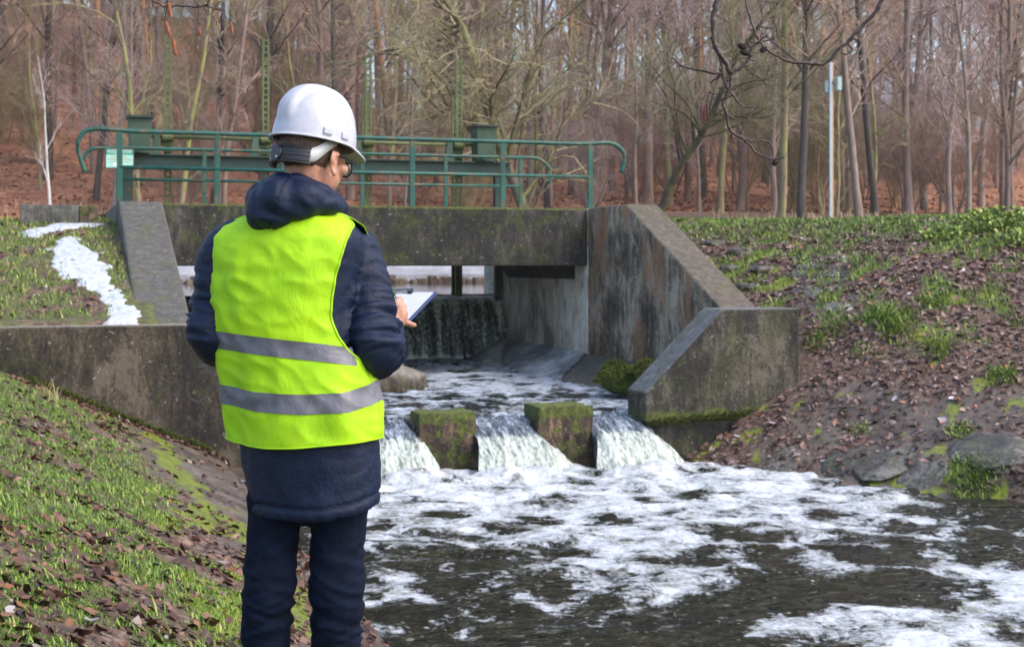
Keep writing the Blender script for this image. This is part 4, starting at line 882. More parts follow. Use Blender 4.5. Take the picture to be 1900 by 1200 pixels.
def make_tree(name, seed, hgt, rad, bmat, tmat, n1=26, n2=7, n3=6, low=.18, ang=62, up=.12, lean=(0, 0), stems=1, spread=.3, wob=.22, tw=.009, l1=.33, bendy=.06):
    r_ = np.random.default_rng(seed); K = 14; TP = np.zeros((stems, K, 3)); TR = np.zeros((stems, K))
    for s in range(stems):
        d = np.array([lean[0]+(r_.normal()*spread if stems > 1 else 0), lean[1]+(r_.normal()*spread if stems > 1 else 0), 1.0]); d /= np.linalg.norm(d); p = np.array([r_.normal()*.15, r_.normal()*.15, -.3]) if stems > 1 else np.array([0, 0, -.3])
        hh = hgt*(r_.uniform(.7, 1) if stems > 1 else 1)
        for k in range(K):
            TP[s, k] = p; TR[s, k] = rad*(1-.85*k/(K-1))*(1.25 if k == 0 else 1); p = p+d*hh/(K-1); d = d+np.array([*r_.normal(size=2)*bendy, .02]); d /= np.linalg.norm(d)
    V0, F0 = tubes_np(TP, TR, 8)
    P1, R1 = grow(r_, TP, TR, n1, hgt*l1, 8, low, .97, ang, up, wob*.7, rad*.42, .2)
    P2, R2 = grow(r_, P1, R1, n2, hgt*l1*.42, 6, .15, .98, 48, up*.6, wob, rad*.16, .3)
    P3, R3 = grow(r_, P2, R2, n3, hgt*l1*.17, 4, .1, 1, 42, up*.4, wob, tw, .5)
    V1, F1 = tubes_np(P1, R1*.8, 5); V2, F2 = tubes_np(P2, np.maximum(R2, tw*.8), 3); V3, F3 = tubes_np(P3, np.maximum(R3, tw*.45), 3)
    r = empty(name, (0, 0, 0), None, None)
    me = mesh_np('trunk', V0, F0, True); me.materials.append(bmat); link(bpy.data.objects.new('trunk', me), r)
    me = mesh_np('limbs', V1, F1, True); me.materials.append(bmat); link(bpy.data.objects.new('limbs', me), r)
    V = np.vstack([V2, V3]); Fq = np.vstack([F2, F3+len(V2)]); me = mesh_np('twigs', V, Fq, False); me.materials.append(tmat); link(bpy.data.objects.new('twigs', me), r)
    return r
used = set()
def put(proto, x, y, z, rot, sc, label, cat, group=None, tilt=(0, 0)):
    if proto.name not in used: r = proto; used.add(proto.name)
    else:
        r = proto.copy(); C.objects.link(r)
        for ch in proto.children:
            c = ch.copy(); C.objects.link(c); c.parent = r; c.matrix_parent_inverse = ch.matrix_parent_inverse.copy()
    r.location = (x, y, z); r.rotation_euler = (tilt[0], tilt[1], rot); r.scale = (sc, sc, sc)
    for k_ in ('label', 'category', 'group'):
        if k_ in r: del r[k_]
    return tag(r, label, cat, group)
def gput(proto, px, Yd, rot, sc, label, cat, group=None, tilt=(0, 0)):
    x = (px-950)*Yd/F; z = gz(x, Yd); return put(proto, x, Yd, z-.05, rot, sc, label, cat, group, tilt)
if not ONLY:
    tall = [make_tree('tall_tree', 100+i, 20, .16, [bGrey, bDark, bMoss, bGrey][i], [tMauve, tBrown, tOlive, tMauve][i], n1=26, n2=8, n3=7, low=.2, ang=50, up=.2, l1=.2, wob=.18, tw=.011, bendy=.03) for i in range(4)]
    pine = [make_tree('pine_tree', 200+i, 21, .14, bSunPine, tBrown, n1=20, n2=5, n3=5, low=.35, ang=80, up=-.02, l1=.12, bendy=.015) for i in range(2)]
    shrub = [make_tree('shrub', 300+i, [6.5, 5.5, 7.5, 5][i], .05, [bGrey, bGrey, bMoss, tStraw][i], [tMauve, tBrown, tOlive, tStraw][i], n1=13, n2=9, n3=8, low=.08, ang=34, up=.15, stems=6, spread=.34, tw=.006, l1=.42) for i in range(4)]
    slim = [make_tree('slim_tree', 400+i, 13, .10, [bMoss, bGrey][i], [tOlive, tMauve][i], n1=26, n2=8, n3=7, low=.12, ang=40, up=.2, tw=.008, l1=.26) for i in range(2)]
    birch = make_tree('pale_tree', 503, 7.5, .075, bPale, tMauve, n1=9, n2=5, n3=5, low=.55, ang=30, up=.25, tw=.005, l1=.2, lean=(-.18, 0), bendy=.05)
    oak = make_tree('mossy_tree', 600, 15, .20, bOak, tOlive, n1=26, n2=13, n3=12, low=.22, ang=62, up=.08, tw=.008, l1=.42, wob=.26, bendy=.11, lean=(-.1, 0))
    # landmarks that can be told apart
    gput(birch, 136, 37, .4, 1.0, 'thin white-barked leaning tree at far left behind the parapet', 'tree')
    gput(oak, 1015, 40, 0, 1.0, 'thick mossy crooked tree with spreading branches behind the right gear housing', 'tree')
    gput(oak, 1215, 46, 2.3, .7, 'mossy crooked tree leaning behind the right end of the railing', 'tree', None, (.0, -.35))
    gput(tall[1], 1487, 41, 1.0, .85, 'straight black-barked tree just left of the slim metal post', 'tree')
    gput(tall[2], 1448, 42, 2.0, .8, 'mossy green trunk leaning left next to the black-barked tree', 'tree', None, (0, -.13))
    gput(tall[0], 1596, 43, 3.0, .8, 'trunk leaning right behind the slim metal post', 'tree', None, (0, .12))
    gput(tall[1], 1625, 45, 4.0, .8, 'dark trunk leaning right, second from the slim metal post', 'tree', None, (0, .14))
    gput(tall[3], 1797, 38, 5.0, .5, 'dark slender trunk on the leafy slope near the right edge', 'tree', None, (0, .03))
    gput(tall[1], 1715, 60, 5.6, .9, 'dark trunk half way up the slope leaning left at the right', 'tree', None, (0, -.1))
    gput(slim[0], 268, 46, .5, 1.1, 'slim yellow-green mossy stem rising behind the left gear housing', 'tree', None, (0, -.12))
    gput(slim[0], 335, 47, 1.9, 1.1, 'slim yellow-green stem leaning right beside the leftmost toothed rack', 'tree', None, (0, .09))
    gput(slim[1], 212, 50, 2.9, 1.1, 'grey slim tree behind the left end of the railing', 'tree', None, (0, -.04))
    rr = np.random.default_rng(5); cnt = 0
    GL = {'t': ('tall bare winter tree standing among the others on the wooded hillside', 'tree', 'bare trees on the hillside'), 'p': ('tall pine with low sun painted orange on its upper trunk, among the bare trees', 'pine tree', 'pines on the hillside'), 's': ('bare mauve-brown bush in the undergrowth of the wood', 'bush', 'bushes at the foot of the hillside'), 'y': ('slim bare young tree at the edge of the wood', 'young tree', 'young trees at the edge of the wood')}
    spots = []
    def far_enough(x, y, d): return all((x-q[0])**2+(y-q[1])**2 > d*d for q in spots)
    for kind, n, y0, y1, dmin in (('t', 170, 50, 116, 2.0), ('p', 75, 60, 116, 1.7), ('s', 75, 50, 100, 1.7), ('y', 90, 48, 100, 1.6)):
        i = 0; tries = 0
        while i < n and tries < 6000:
            tries += 1; y = y0+(y1-y0)*rr.random()**1.1; px = rr.uniform(-150, 2050); x = (px-950)*y/F; a, b = AB(x, y)
            if b < 48 and -16 < a < 18.5: continue
            if b < 37 and a >= 18: continue
            if kind == 's' and a > 12 and b < 42 and px < 1800: continue
            if not far_enough(x, y, dmin): continue
            spots.append((x, y)); i += 1
            pr = {'t': tall, 'p': pine, 's': shrub, 'y': slim}[kind]; lab = GL[kind]
            if kind == 's': pi = rr.choice(4, p=[.45, .25, .15, .15]) if px > 500 else rr.choice(4, p=[.2, .25, .2, .35])
            else: pi = int(rr.integers(len(pr)))
            put(pr[pi], x, y, gz(x, y)-.1, rr.random()*6.28, rr.uniform(.75, 1.2), *lab, tilt=(rr.normal()*.04, rr.normal()*.05))
    # dry reeds and brambles at the wood edge
    n = 9000; px = rng.uniform(-100, 2000, n); b = 47+6*rng.random(n)**2; k = (px-950)/F; a = (k*b*Wv[1]-b*Wv[0])/(U[0]-k*U[1]); x = a*U[0]+b*Wv[0]; y = a*U[1]+b*Wv[1]
    b2 = np.where(a > 19.5, 33+8*rng.random(n), b); a2 = (k*b2*Wv[1]-b2*Wv[0])/(U[0]-k*U[1]); x = a2*U[0]+b2*Wv[0]; y = a2*U[1]+b2*Wv[1]; kp = (a2 > 19.5) | (b2 > 46.8)
    x, y = x[kp], y[kp]; kp = fbm(x*.5, y*.5, 3., 3) > -.05; kp &= rng.random(len(x)) < .5; blades('reeds', x[kp], y[kp], .5, attr_mat('reed', [(0, (.24, .15, .09)), (.6, (.42, .30, .18)), (1, (.55, .44, .28))], .7), 'dry straw-coloured reeds along the foot of the wood', wdt=.011, lean=.5, cat='reeds')
    n = 26000; px = rng.uniform(-100, 2000, n); b = 48+40*rng.random(n)**1.5; k = (px-950)/F; a = (k*b*Wv[1]-b*Wv[0])/(U[0]-k*U[1]); x = a*U[0]+b*Wv[0]; y = a*U[1]+b*Wv[1]
    leaves('forest_leaves', x, y, .20, attr_mat('forest_leaf', [(0, (.09, .038, .022)), (.4, (.24, .105, .055)), (.8, (.40, .21, .11)), (1, (.5, .33, .21))], .7), 'red-brown leaf litter on the floor of the wood')

# ------------------------------------------------------------------ twigs hanging into view near the camera
twM = M('alder_twig', Roughness=.5); nz = twM.noise(twM.pos(), 60, 5, .7); twM.set(twM.b, 'Base Color', twM.ramp(nz, [(.3, (.02, .010, .008)), (.6, (.055, .03, .025)), (.78, (.16, .11, .10))])); twM.bump(nz, .5, .004); twM = twM.m
coneM = simple('cone', (.022, .013, .010), .8, .6, 120, bump=.8); catM = simple('catkin', (.12, .03, .028), .6, .4, 260, bump=.8); podM = simple('pod_brown', (.30, .085, .025), .5, .75, 170, bump=.6); podD = simple('pod_dark', (.035, .02, .016), .5, .5, 150, bump=.6)
def twig_path(pts, Y0, seed, wob=.02):
    r_ = np.random.default_rng(seed); q = [P(px, py, Y0+wob*r_.normal()) for px, py in pts]; return smooth_path(np.array(q), 5)
def hanging(name, Y0, lines, label):
    o0 = P(*lines[0][0][0], Y0); r = empty(name, o0, label, 'branch'); mb = MB()
    for i, (pts, r0, r1) in enumerate(lines):
        q = twig_path(pts, Y0, 0 if i == 0 else 0, 0); n = len(q); rad = np.linspace(r0, r1, n)*Y0/F*(1+.16*pn(np.arange(n)*.9+i*7, 0.0)+.35*(rng.random(n) < .10)); q = q+.0012*rng.normal(size=q.shape); mb.tube(q, rad, 7)
    o = mb.build('twig', twM, r, smooth=True); return r
def spiky(name, px, py, Y0, lx, ly, rot, mat, parent, bump=.25, nb=7):
    bm = bmesh.new(); bmesh.ops.create_icosphere(bm, subdivisions=3, radius=1); c = P(px, py, Y0); s = Y0/F; V = []
    for v in bm.verts:
        n = v.co; q = 1+bump*abs(math.sin(n.z*nb))*abs(math.sin(math.atan2(n.y, n.x)*3+n.z*6)); x = n.x*lx*q*s; y = n.y*lx*q*s; z = n.z*ly*s*(1+.05*bump)
        V.append((c[0]+x*math.cos(rot)-z*math.sin(rot), c[1]+y, c[2]+x*math.sin(rot)+z*math.cos(rot)))
    Fc = [tuple(v.index for v in f.verts) for f in bm.faces]; bm.free(); return mk(name, V, Fc, mat, parent, smooth=True)
if ONLY in ('', 'br'):
    Y1 = 4.0
    LB = [([(1385, -260), (1352, -110), (1334, -20), (1327, 12), (1323, 35), (1324, 60), (1325, 80), (1332, 96), (1347, 117), (1356, 139)], 5.6, 4.4),
        ([(1356, 139), (1355, 160), (1348, 179), (1341, 193), (1349, 216), (1351, 232), (1361, 247), (1379, 257), (1389, 267), (1405, 285), (1435, 295), (1456, 291)], 3.6, 1.6),
        ([(1356, 139), (1373, 127), (1389, 109), (1395, 91), (1411, 75), (1424, 65)], 3.2, 1.8), ([(1378, -120), (1380, -20), (1391, 32), (1401, 60), (1407, 74)], 1.8, 2.0),
        ([(1409, 78), (1427, 95), (1448, 107), (1467, 115), (1507, 118), (1535, 117), (1555, 93), (1573, 80), (1589, 60), (1619, 29), (1638, 0), (1690, -90), (1720, -260)], 2.0, 4.2),
        ([(1341, 139), (1331, 137), (1293, 129), (1267, 123), (1249, 108)], 3.0, 1.3), ([(1270, 124), (1256, 123)], 1.4, 1.0), ([(1333, 98), (1336, 109), (1341, 139), (1347, 160), (1355, 171), (1368, 187), (1380, 199), (1400, 200)], 3.0, 1.2),
        ([(1346, 160), (1341, 167), (1333, 175), (1317, 171)], 1.8, 1.4), ([(1349, 213), (1360, 220), (1371, 227)], 1.8, 1.2), ([(1373, 248), (1381, 229), (1376, 213)], 1.3, 1.0), ([(1379, 256), (1397, 263), (1415, 261), (1432, 271), (1435, 292)], 1.8, 1.3),
        ([(1573, 80), (1580, 93), (1573, 101), (1561, 99)], 1.7, 1.2), ([(1338, 136), (1330, 145), (1317, 155)], 3.2, 1.4), ([(1395, 106), (1391, 90), (1385, 71)], 1.3, 1.0), ([(1400, 80), (1392, 78), (1386, 82)], 1.1, .9), ([(1399, 82), (1399, 70), (1403, 64)], 1.1, .9),
        ([(1389, 109), (1401, 114)], 1.4, 1.0), ([(1448, 107), (1443, 95)], 1.6, 1.0), ([(1480, 117), (1461, 116)], 1.6, 1.1), ([(1359, 247), (1358, 257), (1367, 258)], 1.3, 1.0), ([(1378, 125), (1390, 121)], 1.5, 1.0), ([(1352, 165), (1364, 164)], 1.3, .9), ([(1401, 58), (1387, 54)], 1.2, .9), ([(1410, 70), (1415, 60)], 1.1, .8), ([(1341, 142), (1350, 146)], 1.3, .9), ([(1337, 132), (1336, 126)], 2.2, 1.2),
        ([(1317, 171), (1306, 180), (1301, 195)], .8, .6), ([(1317, 171), (1312, 185), (1309, 200)], .8, .6), ([(1317, 171), (1314, 182), (1313, 195)], .8, .6)]
    hb_ = hanging('hanging_branch', Y1, LB, 'bare alder branch with dark cones and red catkins hanging into the upper right')
    for px, py, lx, ly, ro in ((1377, 86, 5, 9, 1.3), (1383, 98, 5.2, 9.5, 1.25), (1417, 92, 4.5, 8, -.9), (1438, 302, 5, 6.5, -.5)): spiky('cone', px, py, Y1, lx, ly, ro, coneM, hb_, .35)
    for px, py, ly, ro in ((1301.5, 208, 15, .0), (1306, 214, 18, -.1), (1312.5, 207, 14, .04), (1308, 211, 16, -.02)): spiky('catkin', px, py, Y1, 1.9, ly, ro, catM, hb_, .2, 40)
    for px, py in ((1317, 171), (1376, 212), (1336, 164), (1285, 125), (1350, 150)): spiky('bud', px, py, Y1, 2.0, 2.6, .3, catM, hb_, .1)
    LB2 = [([(398, -160), (394, -40), (388, 0), (381, 11), (360, 13.7), (346, 11.6), (310.5, 13.7), (292, 7), (283, 1)], 1.8, 1.4), ([(283, 1), (283, 8), (285, 15)], 1.2, .9), ([(381, 11), (395, 16), (408, 21), (427, 39), (440, 46)], 1.0, .5), ([(384, 10), (400, 16), (418, 21)], 1.0, .7),
        ([(377, 14), (396, 33), (406, 53), (409, 70)], .8, .5), ([(352, -40), (361, 0), (369.5, 10), (368, 29), (366, 50), (366, 86)], .8, .6), ([(316, -60), (312, 0), (308, 21), (307, 42), (311.5, 62), (317, 72)], 1.0, .7), ([(312, -40), (309, 0), (301.5, 34), (305, 39)], .7, .5), ([(360, 13.7), (369.5, 10)], 1, .8), ([(366, 43), (371, 45)], 1.2, .8)]
    hb2 = hanging('hanging_branch', Y1+.1, LB2, 'thin twig with long brown seed pods hanging into the upper left')
    for px, py, lx, ly, ro, mt in ((323.5, 87.5, 3.9, 17, .18, podM), (311, 53, 3.4, 15, .33, podM), (315, 20, 3.4, 14.5, .13, podM), (413, 41, 3.9, 16, .06, podD), (408.5, 82, 3.9, 13, .38, podD), (370.5, 60, 2.1, 8, .12, podM), (366.5, 90, 1.5, 5, 0, podM), (430, 53, 1.8, 13.5, .2, podM)): spiky('seed_pod', px, py, Y1+.1, lx, ly, ro, mt, hb2, .25, 22)
# ------------------------------------------------------------------ the person
PX0, PY0 = -.57, 3.8
ft_z = float(ground_h(PX0, PY0)[0])
person = empty('person', (PX0, PY0, ft_z), 'man from behind in white hard hat, navy parka and neon yellow vest, writing', 'person')
def rt(yaw, pitch=0.0):                        # rows: right, forward, up
    f = np.array([math.sin(yaw)*math.cos(pitch), math.cos(yaw)*math.cos(pitch), -math.sin(pitch)]); r = np.array([math.cos(yaw), -math.sin(yaw), 0]); return np.array([r, f, np.cross(r, f)])
# torso rings: photo y, left px, right px (silhouette), depth centre Y, half depth
YC = 3.86; tyaw = R(22); TR_, TF_, TU_ = rt(tyaw)
rings = [(392, 500, 610, 3.85, .075), (405, 462, 640, 3.855, .100), (420, 424, 664, 3.86, .115), (440, 400, 676, 3.86, .125), (470, 392, 676, 3.86, .135), (520, 392, 668, 3.86, .14), (580, 397, 660, 3.86, .14), (640, 405, 668, 3.86, .14), (700, 413, 690, 3.86, .145), (750, 421, 702, 3.86, .15), (800, 429, 706, 3.86, .15), (850, 436, 709, 3.86, .15), (905, 445, 712, 3.86, .148), (945, 452, 712, 3.86, .145), (965, 456, 712, 3.86, .14)]
ry = np.array([(490-r[0])*YC/F for r in rings][::-1]); rl = np.array([r[1]+(6 if r[0] > 450 else 0)+(4 if r[0] > 690 else 0) for r in rings][::-1]); rrr = np.array([r[2]-(6 if r[0] > 690 else 0) for r in rings][::-1]); rc = np.array([r[3] for r in rings][::-1]); rd = np.array([r[4] for r in rings][::-1])
def tsurf(th, z, off=0.0):
    """point on the torso at angle th (0 = his right, pi/2 = front, 3pi/2 = back)"""
    z = np.asarray(z, float); th = np.asarray(th, float)
    l = np.interp(z, ry, rl); r = np.interp(z, ry, rrr); yc = np.interp(z, ry, rc); B = np.interp(z, ry, rd)+off
    hw = (r-l)/2*YC/F; A = np.sqrt(np.maximum(hw**2-(B*math.sin(tyaw))**2, .0016))/math.cos(tyaw)+off
    cx = ((r+l)/2-950)*YC/F; e = .88
    c, s = np.cos(th), np.sin(th); cc = np.sign(c)*np.abs(c)**e; ss = np.sign(s)*np.abs(s)**e
    x = cx+TR_[0]*A*cc+TF_[0]*B*ss; y = yc+TR_[1]*A*cc+TF_[1]*B*ss
    return np.stack([x, y, z+0*x], -1)
def fold_noise(V, amp, sc=(9, 9, 9), seed=0.0, ridged=.5):
    a = fbm(V[:, 0]*sc[0]+seed, V[:, 1]*sc[1], V[:, 2]*sc[2], 4); b = 1-2*np.abs(pn(V[:, 0]*sc[0]*1.3+seed+5, V[:, 1]*sc[1]*1.3, V[:, 2]*sc[2]*1.9))
    return amp*(a*(1-ridged)+b*ridged*.8)
def cloth_mat(name, col, rough=.75, weave=900, sheen=.2, var=.25, bump=.25):
    m = M(name); p = m.pos(); nz = m.noise(p, 14, 5, .6); wv = m.noise(p, weave, 2, .5)
    c = m.ramp(nz, [(.3, tuple(k*(1-var) for k in col)), (.7, tuple(min(1, k*(1+var)) for k in col))])
    m.set(m.b, 'Base Color', c); m.set(m.b, 'Roughness', rough); m.set(m.b, 'Sheen Weight', sheen)
    m.bump(m.math('ADD', m.math('MULTIPLY', wv, .25), m.math('MULTIPLY', m.noise(p, 38, 4, .6, .8), .9)), bump, .006); return m.m
navy = cloth_mat('navy_parka', (.0032, .010, .036), .5, 700, 0, .2, .7); navy.node_tree.nodes['Principled BSDF'].inputs['Specular IOR Level'].default_value = .3; jeansM = cloth_mat('dark_denim', (.0035, .0075, .022), .85, 1400, 0, .5, .7); jeansM.node_tree.nodes['Principled BSDF'].inputs['Specular IOR Level'].default_value = .15
m = M('neon_vest'); p = m.pos(); nz = m.noise(p, 9, 4, .6); m.set(m.b, 'Base Color', m.ramp(nz, [(.3, (.30, .60, .0)), (.7, (.44, .76, .0))])); m.set(m.b, 'Roughness', .7)
m.set(m.b, 'Emission Color', (.35, .9, 0, 1)); m.set(m.b, 'Emission Strength', 0.0)
m.bump(m.math('ADD', m.math('MULTIPLY', m.noise(p, 1100, 2, .5), .15), m.math('MULTIPLY', m.noise(m.mapv(p, (1, 1, .55)), 18, 4, .6, .8), 1.1)), .5, .009); vestM = m.m
m = M('reflective_tape'); p = m.pos(); nz = m.noise(p, 22, 4, .6, .5); m.set(m.b, 'Base Color', m.ramp(nz, [(.3, (.11, .11, .13)), (.7, (.18, .18, .21))])); m.set(m.b, 'Roughness', .5); m.set(m.b, 'Metallic', .25); m.bump(nz, .4, .01); tapeM = m.m
m = M('skin'); p = m.pos(); nz = m.noise(p, 45, 5, .65); m.set(m.b, 'Base Color', m.ramp(nz, [(.3, (.42, .19, .12)), (.55, (.56, .29, .20)), (.75, (.62, .36, .27))])); m.set(m.b, 'Roughness', .5); m.set(m.b, 'Subsurface Weight', .12); m.set(m.b, 'Subsurface Radius', (.01, .004, .002)); m.bump(m.noise(p, 160, 4, .6), .3, .002); skinM = m.m
hairM = M('hair'); p = hairM.pos(); nz = hairM.noise(hairM.mapv(p, (1, 1, .16)), 330, 3, .6); hairM.set(hairM.b, 'Base Color', hairM.ramp(nz, [(.3, (.045, .026, .018)), (.55, (.13, .078, .05)), (.75, (.27, .19, .13))])); hairM.set(hairM.b, 'Roughness', .55); hairM.bump(nz, .6, .003); hairM = hairM.m
def smooth_quads(V, n, m):
    V = np.array(V).reshape(n, m, 3); W_ = [smooth_path(V[:, j], 5) for j in range(m)]; Q = np.stack(W_, 1); return Q.reshape(-1, 3), grid_faces(Q.shape[0], m)
# --- head frame
hyaw, hpitch = R(33), R(10); HR, HF, HU = rt(hyaw, hpitch); HC = P(582, 282, 3.84)
def hp(r, f, u): return HC+HR*r+HF*f+HU*u
HAX = np.array([HR, HF, HU])
shR = P(664, 462, 3.90); elR = P(697, 650, 3.80); wrR = P(727, 603, 4.17); shL = P(412, 462, 3.87); elL = P(396, 628, 3.86); wrL = P(640, 590, 4.30)
# --- body: one continuous surface
def body():
    mb = MB()
    def e(c, r, ax=None): mb.add(*ellipsoid(c, r, ax, 20, 12))
    def cp(a, b, r0, r1): mb.add(*capsule(a, b, r0, r1, 12))
    e(hp(0, -.008, .018), (.072, .092, .088), HAX); e(hp(0, .030, -.050), (.058, .066, .066), HAX); e(hp(0, .062, -.088), (.030, .028, .022), HAX)
    e(hp(0, .080, -.010), (.046, .016, .022), HAX)                     # brow
    cp(hp(0, .088, -.008), hp(0, .110, -.042), .009, .013)             # nose
    e(hp(0, .092, -.068), (.022, .010, .006), HAX); e(hp(0, .090, -.078), (.020, .010, .006), HAX)   # lips
    for s in (-1, 1):
        e(hp(.048*s, .060, -.035), (.022, .022, .020), HAX)            # cheek
        ax = np.array([HR*.35*s+HF*-.2, HF, HU]); 
        e(hp(.079*s, -.006, -.034), (.006, .016, .030), HAX); e(hp(.085*s, -.016, -.022), (.0055, .010, .020), HAX); e(hp(.085*s, -.004, -.010), (.0055, .014, .008), HAX); e(hp(.081*s, .000, -.061), (.007, .009, .011), HAX)
    nb = P(560, 400, 3.86); cp(hp(0, -.020, -.045), nb, .056, .064)
    for z0, hw, hd in ((.05, .15, .09), (-.08, .145, .10), (-.22, .135, .095), (-.36, .14, .10), (-.46, .15, .105)): e((tsurf(0, z0)+tsurf(math.pi, z0))/2, (hw, hd, .10), rt(tyaw))
    # arms
    for s0, e0, w0 in ((shR, elR, wrR), (shL, elL, wrL)): cp(s0, e0, .046, .036); cp(e0, w0, .036, .025)
    # right hand: palm, four curled fingers, thumb closing on the pen
    mc = [P(737, 561, 4.22), P(744, 571, 4.205), P(748, 583, 4.20), P(750, 596, 4.195)]; rad = [.0118, .0120, .0115, .0102]
    for k in range(4): cp(wrR, mc[k], .018, rad[k]*1.12)
    e((mc[0]+mc[3]+wrR*1.3)/3.3, (.032, .020, .041), np.array([[.8, -.2, -.5], [.2, .97, 0], [.5, 0, .85]]))
    t1 = [P(743, 556, 4.262), P(749, 569, 4.25), P(751, 583, 4.245), P(760, 601, 4.20)]; t2 = [P(736, 556, 4.29), P(743, 571, 4.28), P(746, 584, 4.272), P(766, 603, 4.20)]; t3 = [P(729, 560, 4.30), P(737, 575, 4.29), P(740, 588, 4.28), P(769, 603.5, 4.20)]
    for k in range(4): r = rad[k]; cp(mc[k], t1[k], r, r*.92); cp(t1[k], t2[k], r*.92, r*.85); cp(t2[k], t3[k], r*.85, r*.78)
    cp(P(724, 592, 4.19), P(719, 572, 4.22), .015, .012); cp(P(719, 572, 4.22), P(719, 556, 4.25), .012, .0105); cp(P(719, 556, 4.25), P(724, 549, 4.27), .0105, .009)
    # left hand under the board
    for k in range(4): q = wrL+np.array([.055, .02+.02*k, -.028+.004*k]); cp(wrL, q, .018, .010); q2 = q+np.array([.035, .008, -.004]); cp(q, q2, .010, .009); cp(q2, q2+np.array([.022, .0, .008]), .009, .008)
    cp(wrL, wrL+np.array([.03, -.03, .01]), .016, .012); cp(wrL+np.array([.03, -.03, .01]), wrL+np.array([.06, -.03, .014]), .012, .009)
    # legs and feet
    for hx, kx, ax_, s in ((508, 500, 493, -1), (626, 622, 620, 1)):
        hip = P(hx, 900, 3.86); kn = P(kx, 1085, 3.84); an = np.array([(ax_-950)*3.86/F, 3.88, ft_z+.10]); cp(hip, kn, .058, .040); cp(kn, an, .040, .032); cp(an, an+np.array([.05, .13, -.065]), .034, .03)
    V, Nn, Fc = remesh(mb, .0045, 3)
    return mk('body', V, Fc, skinM, person, smooth=True)
if ONLY in ('', 'man'):
    body()
    # eyes, stubble side is bare skin; eyes as small spheres
    eyeM = simple('eye_white', (.75, .72, .70), .2, .02)
    for s in (-1, 1): V, Fc = ellipsoid(hp(.031*s, .079, -.018), (.012, .012, .010), HAX, 14, 8); mk('eye', V, Fc, eyeM, person, smooth=True)
    # --- hair: short shell on the back and sides of the head
    V, Fc = ellipsoid(hp(0, -.010, .018), (.0765, .0955, .091), HAX, 90, 60); V = np.array(V); L = (V-HC)@HAX.T
    low = -.062-.012*np.sin(np.arctan2(L[:, 0], -L[:, 1])*2)
    keep = (L[:, 2] > -.066) & ((L[:, 1] < .035) | (L[:, 2] > .045)) & ~((np.abs(L[:, 0]) > .05) & (L[:, 1] > -.012) & (L[:, 2] < -.012) )
    kf = [f for f in Fc if all(keep[i] for i in f)]; us = sorted({i for f in kf for i in f}); rm = {i: k for k, i in enumerate(us)}
    mk('hair', V[us], [tuple(rm[i] for i in f) for f in kf], hairM, person, smooth=True, solid=.004)
    # short hair strands breaking the outline
    n = 16000; u = rng.normal(size=(n, 3)); u /= np.linalg.norm(u, axis=1)[:, None]; pt = u*np.array([.0775, .0965, .092]); 
    lim = -.070+.004*rng.random(n); k = (pt[:, 2] > lim) & (pt[:, 2] < .05) & ((pt[:, 1] < .045)) & ~((np.abs(pt[:, 0]) > .05) & (pt[:, 1] > .004) & (pt[:, 2] < -.012)); pt, u = pt[k], u[k]
    n = len(pt); dn = np.tile([0, -.15, -1.0], (n, 1))+rng.normal(size=(n, 3))*.22; dn -= u*(dn*u).sum(1)[:, None]*.86; dn /= np.linalg.norm(dn, axis=1)[:, None]; sd_ = np.cross(dn, u); sd_ /= np.linalg.norm(sd_, axis=1)[:, None]
    L_ = rng.uniform(.008, .018, n)[:, None]; c = HC+(pt+np.array([0, -.010, .018]))@HAX; V = np.stack([c-(sd_*.0007)@HAX, c+(sd_*.0007)@HAX, c+(dn*L_+u*.002)@HAX], 1).reshape(-1, 3)
    mk('hair_strands', V, np.arange(3*n).reshape(-1, 3), hairM, person)
    # --- hard hat
    hm = M('hat_plastic', Roughness=.42); nz = hm.noise(hm.pos(), 40, 5, .7); hm.set(hm.b, 'Base Color', hm.ramp(nz, [(.35, (.41, .42, .49)), (.6, (.48, .49, .56))])); hm.set(hm.b, 'Coat Weight', .12); hm.bump(hm.noise(hm.pos(), 14, 3, .5), .04, .01); hm = hm.m
    hatM2 = simple('hat_harness', (.50, .51, .52), .45, .05); blk = simple('black_plastic', (.012, .012, .014), .35, .3, 60)
    hy = R(42); hpt = R(10); R2, F2, U2 = rt(hy, hpt); hax = np.array([R2, F2, U2]); O = P(581, 268, 3.84)
    def hh(r, f, u): return O+R2*r+F2*f+U2*u
    nu, nv = 120, 46; V = []
    for i in range(nv+1):
        ph = math.pi/2*i/nv                        # 0 rim .. pi/2 top
        for j in range(nu):
            th = 2*math.pi*j/nu; c, s = math.cos(th), math.sin(th); cr = math.cos(ph)**.74
            A = .102; B = .122 if s > 0 else .117; x = A*c*cr; y = B*s*cr; z = .144*math.sin(ph)**.93
            if abs(x) < .036:                       # raised crest from front to back
                t = sst(.036, .022, abs(x)); k = .015*t*sst(.03, .085, z); nrm = np.array([x/.1075**2, y/.13**2, z/.15**2]); nrm /= np.linalg.norm(nrm)+1e-9; x, y, z = x, y+nrm[1]*k, z+nrm[2]*k
            V.append(hh(x, y, z))
    Fc = [(i*nu+j, i*nu+(j+1) % nu, (i+1)*nu+(j+1) % nu, (i+1)*nu+j) for i in range(nv) for j in range(nu)]
    helmet = mk('hard_hat', V, Fc, hm, person, smooth=True, solid=.003)
    # brim with a longer peak
    V = []; 
    for q in range(9):
        for j in range(nu):
            th = 2*math.pi*j/nu; c, s = math.cos(th), math.sin(th); pk = sst(.25, .95, s); t = q/8; ext = (.009+.040*pk)*t; B = .122 if s > 0 else .117
            rr_ = 1; x = (.102+.006*t+.001)*c*(1-.10*pk*t); y = (B+ext)*s+.001*s; z = .004-.004*t-.012*pk*t**1.4; V.append(hh(x, y, z))
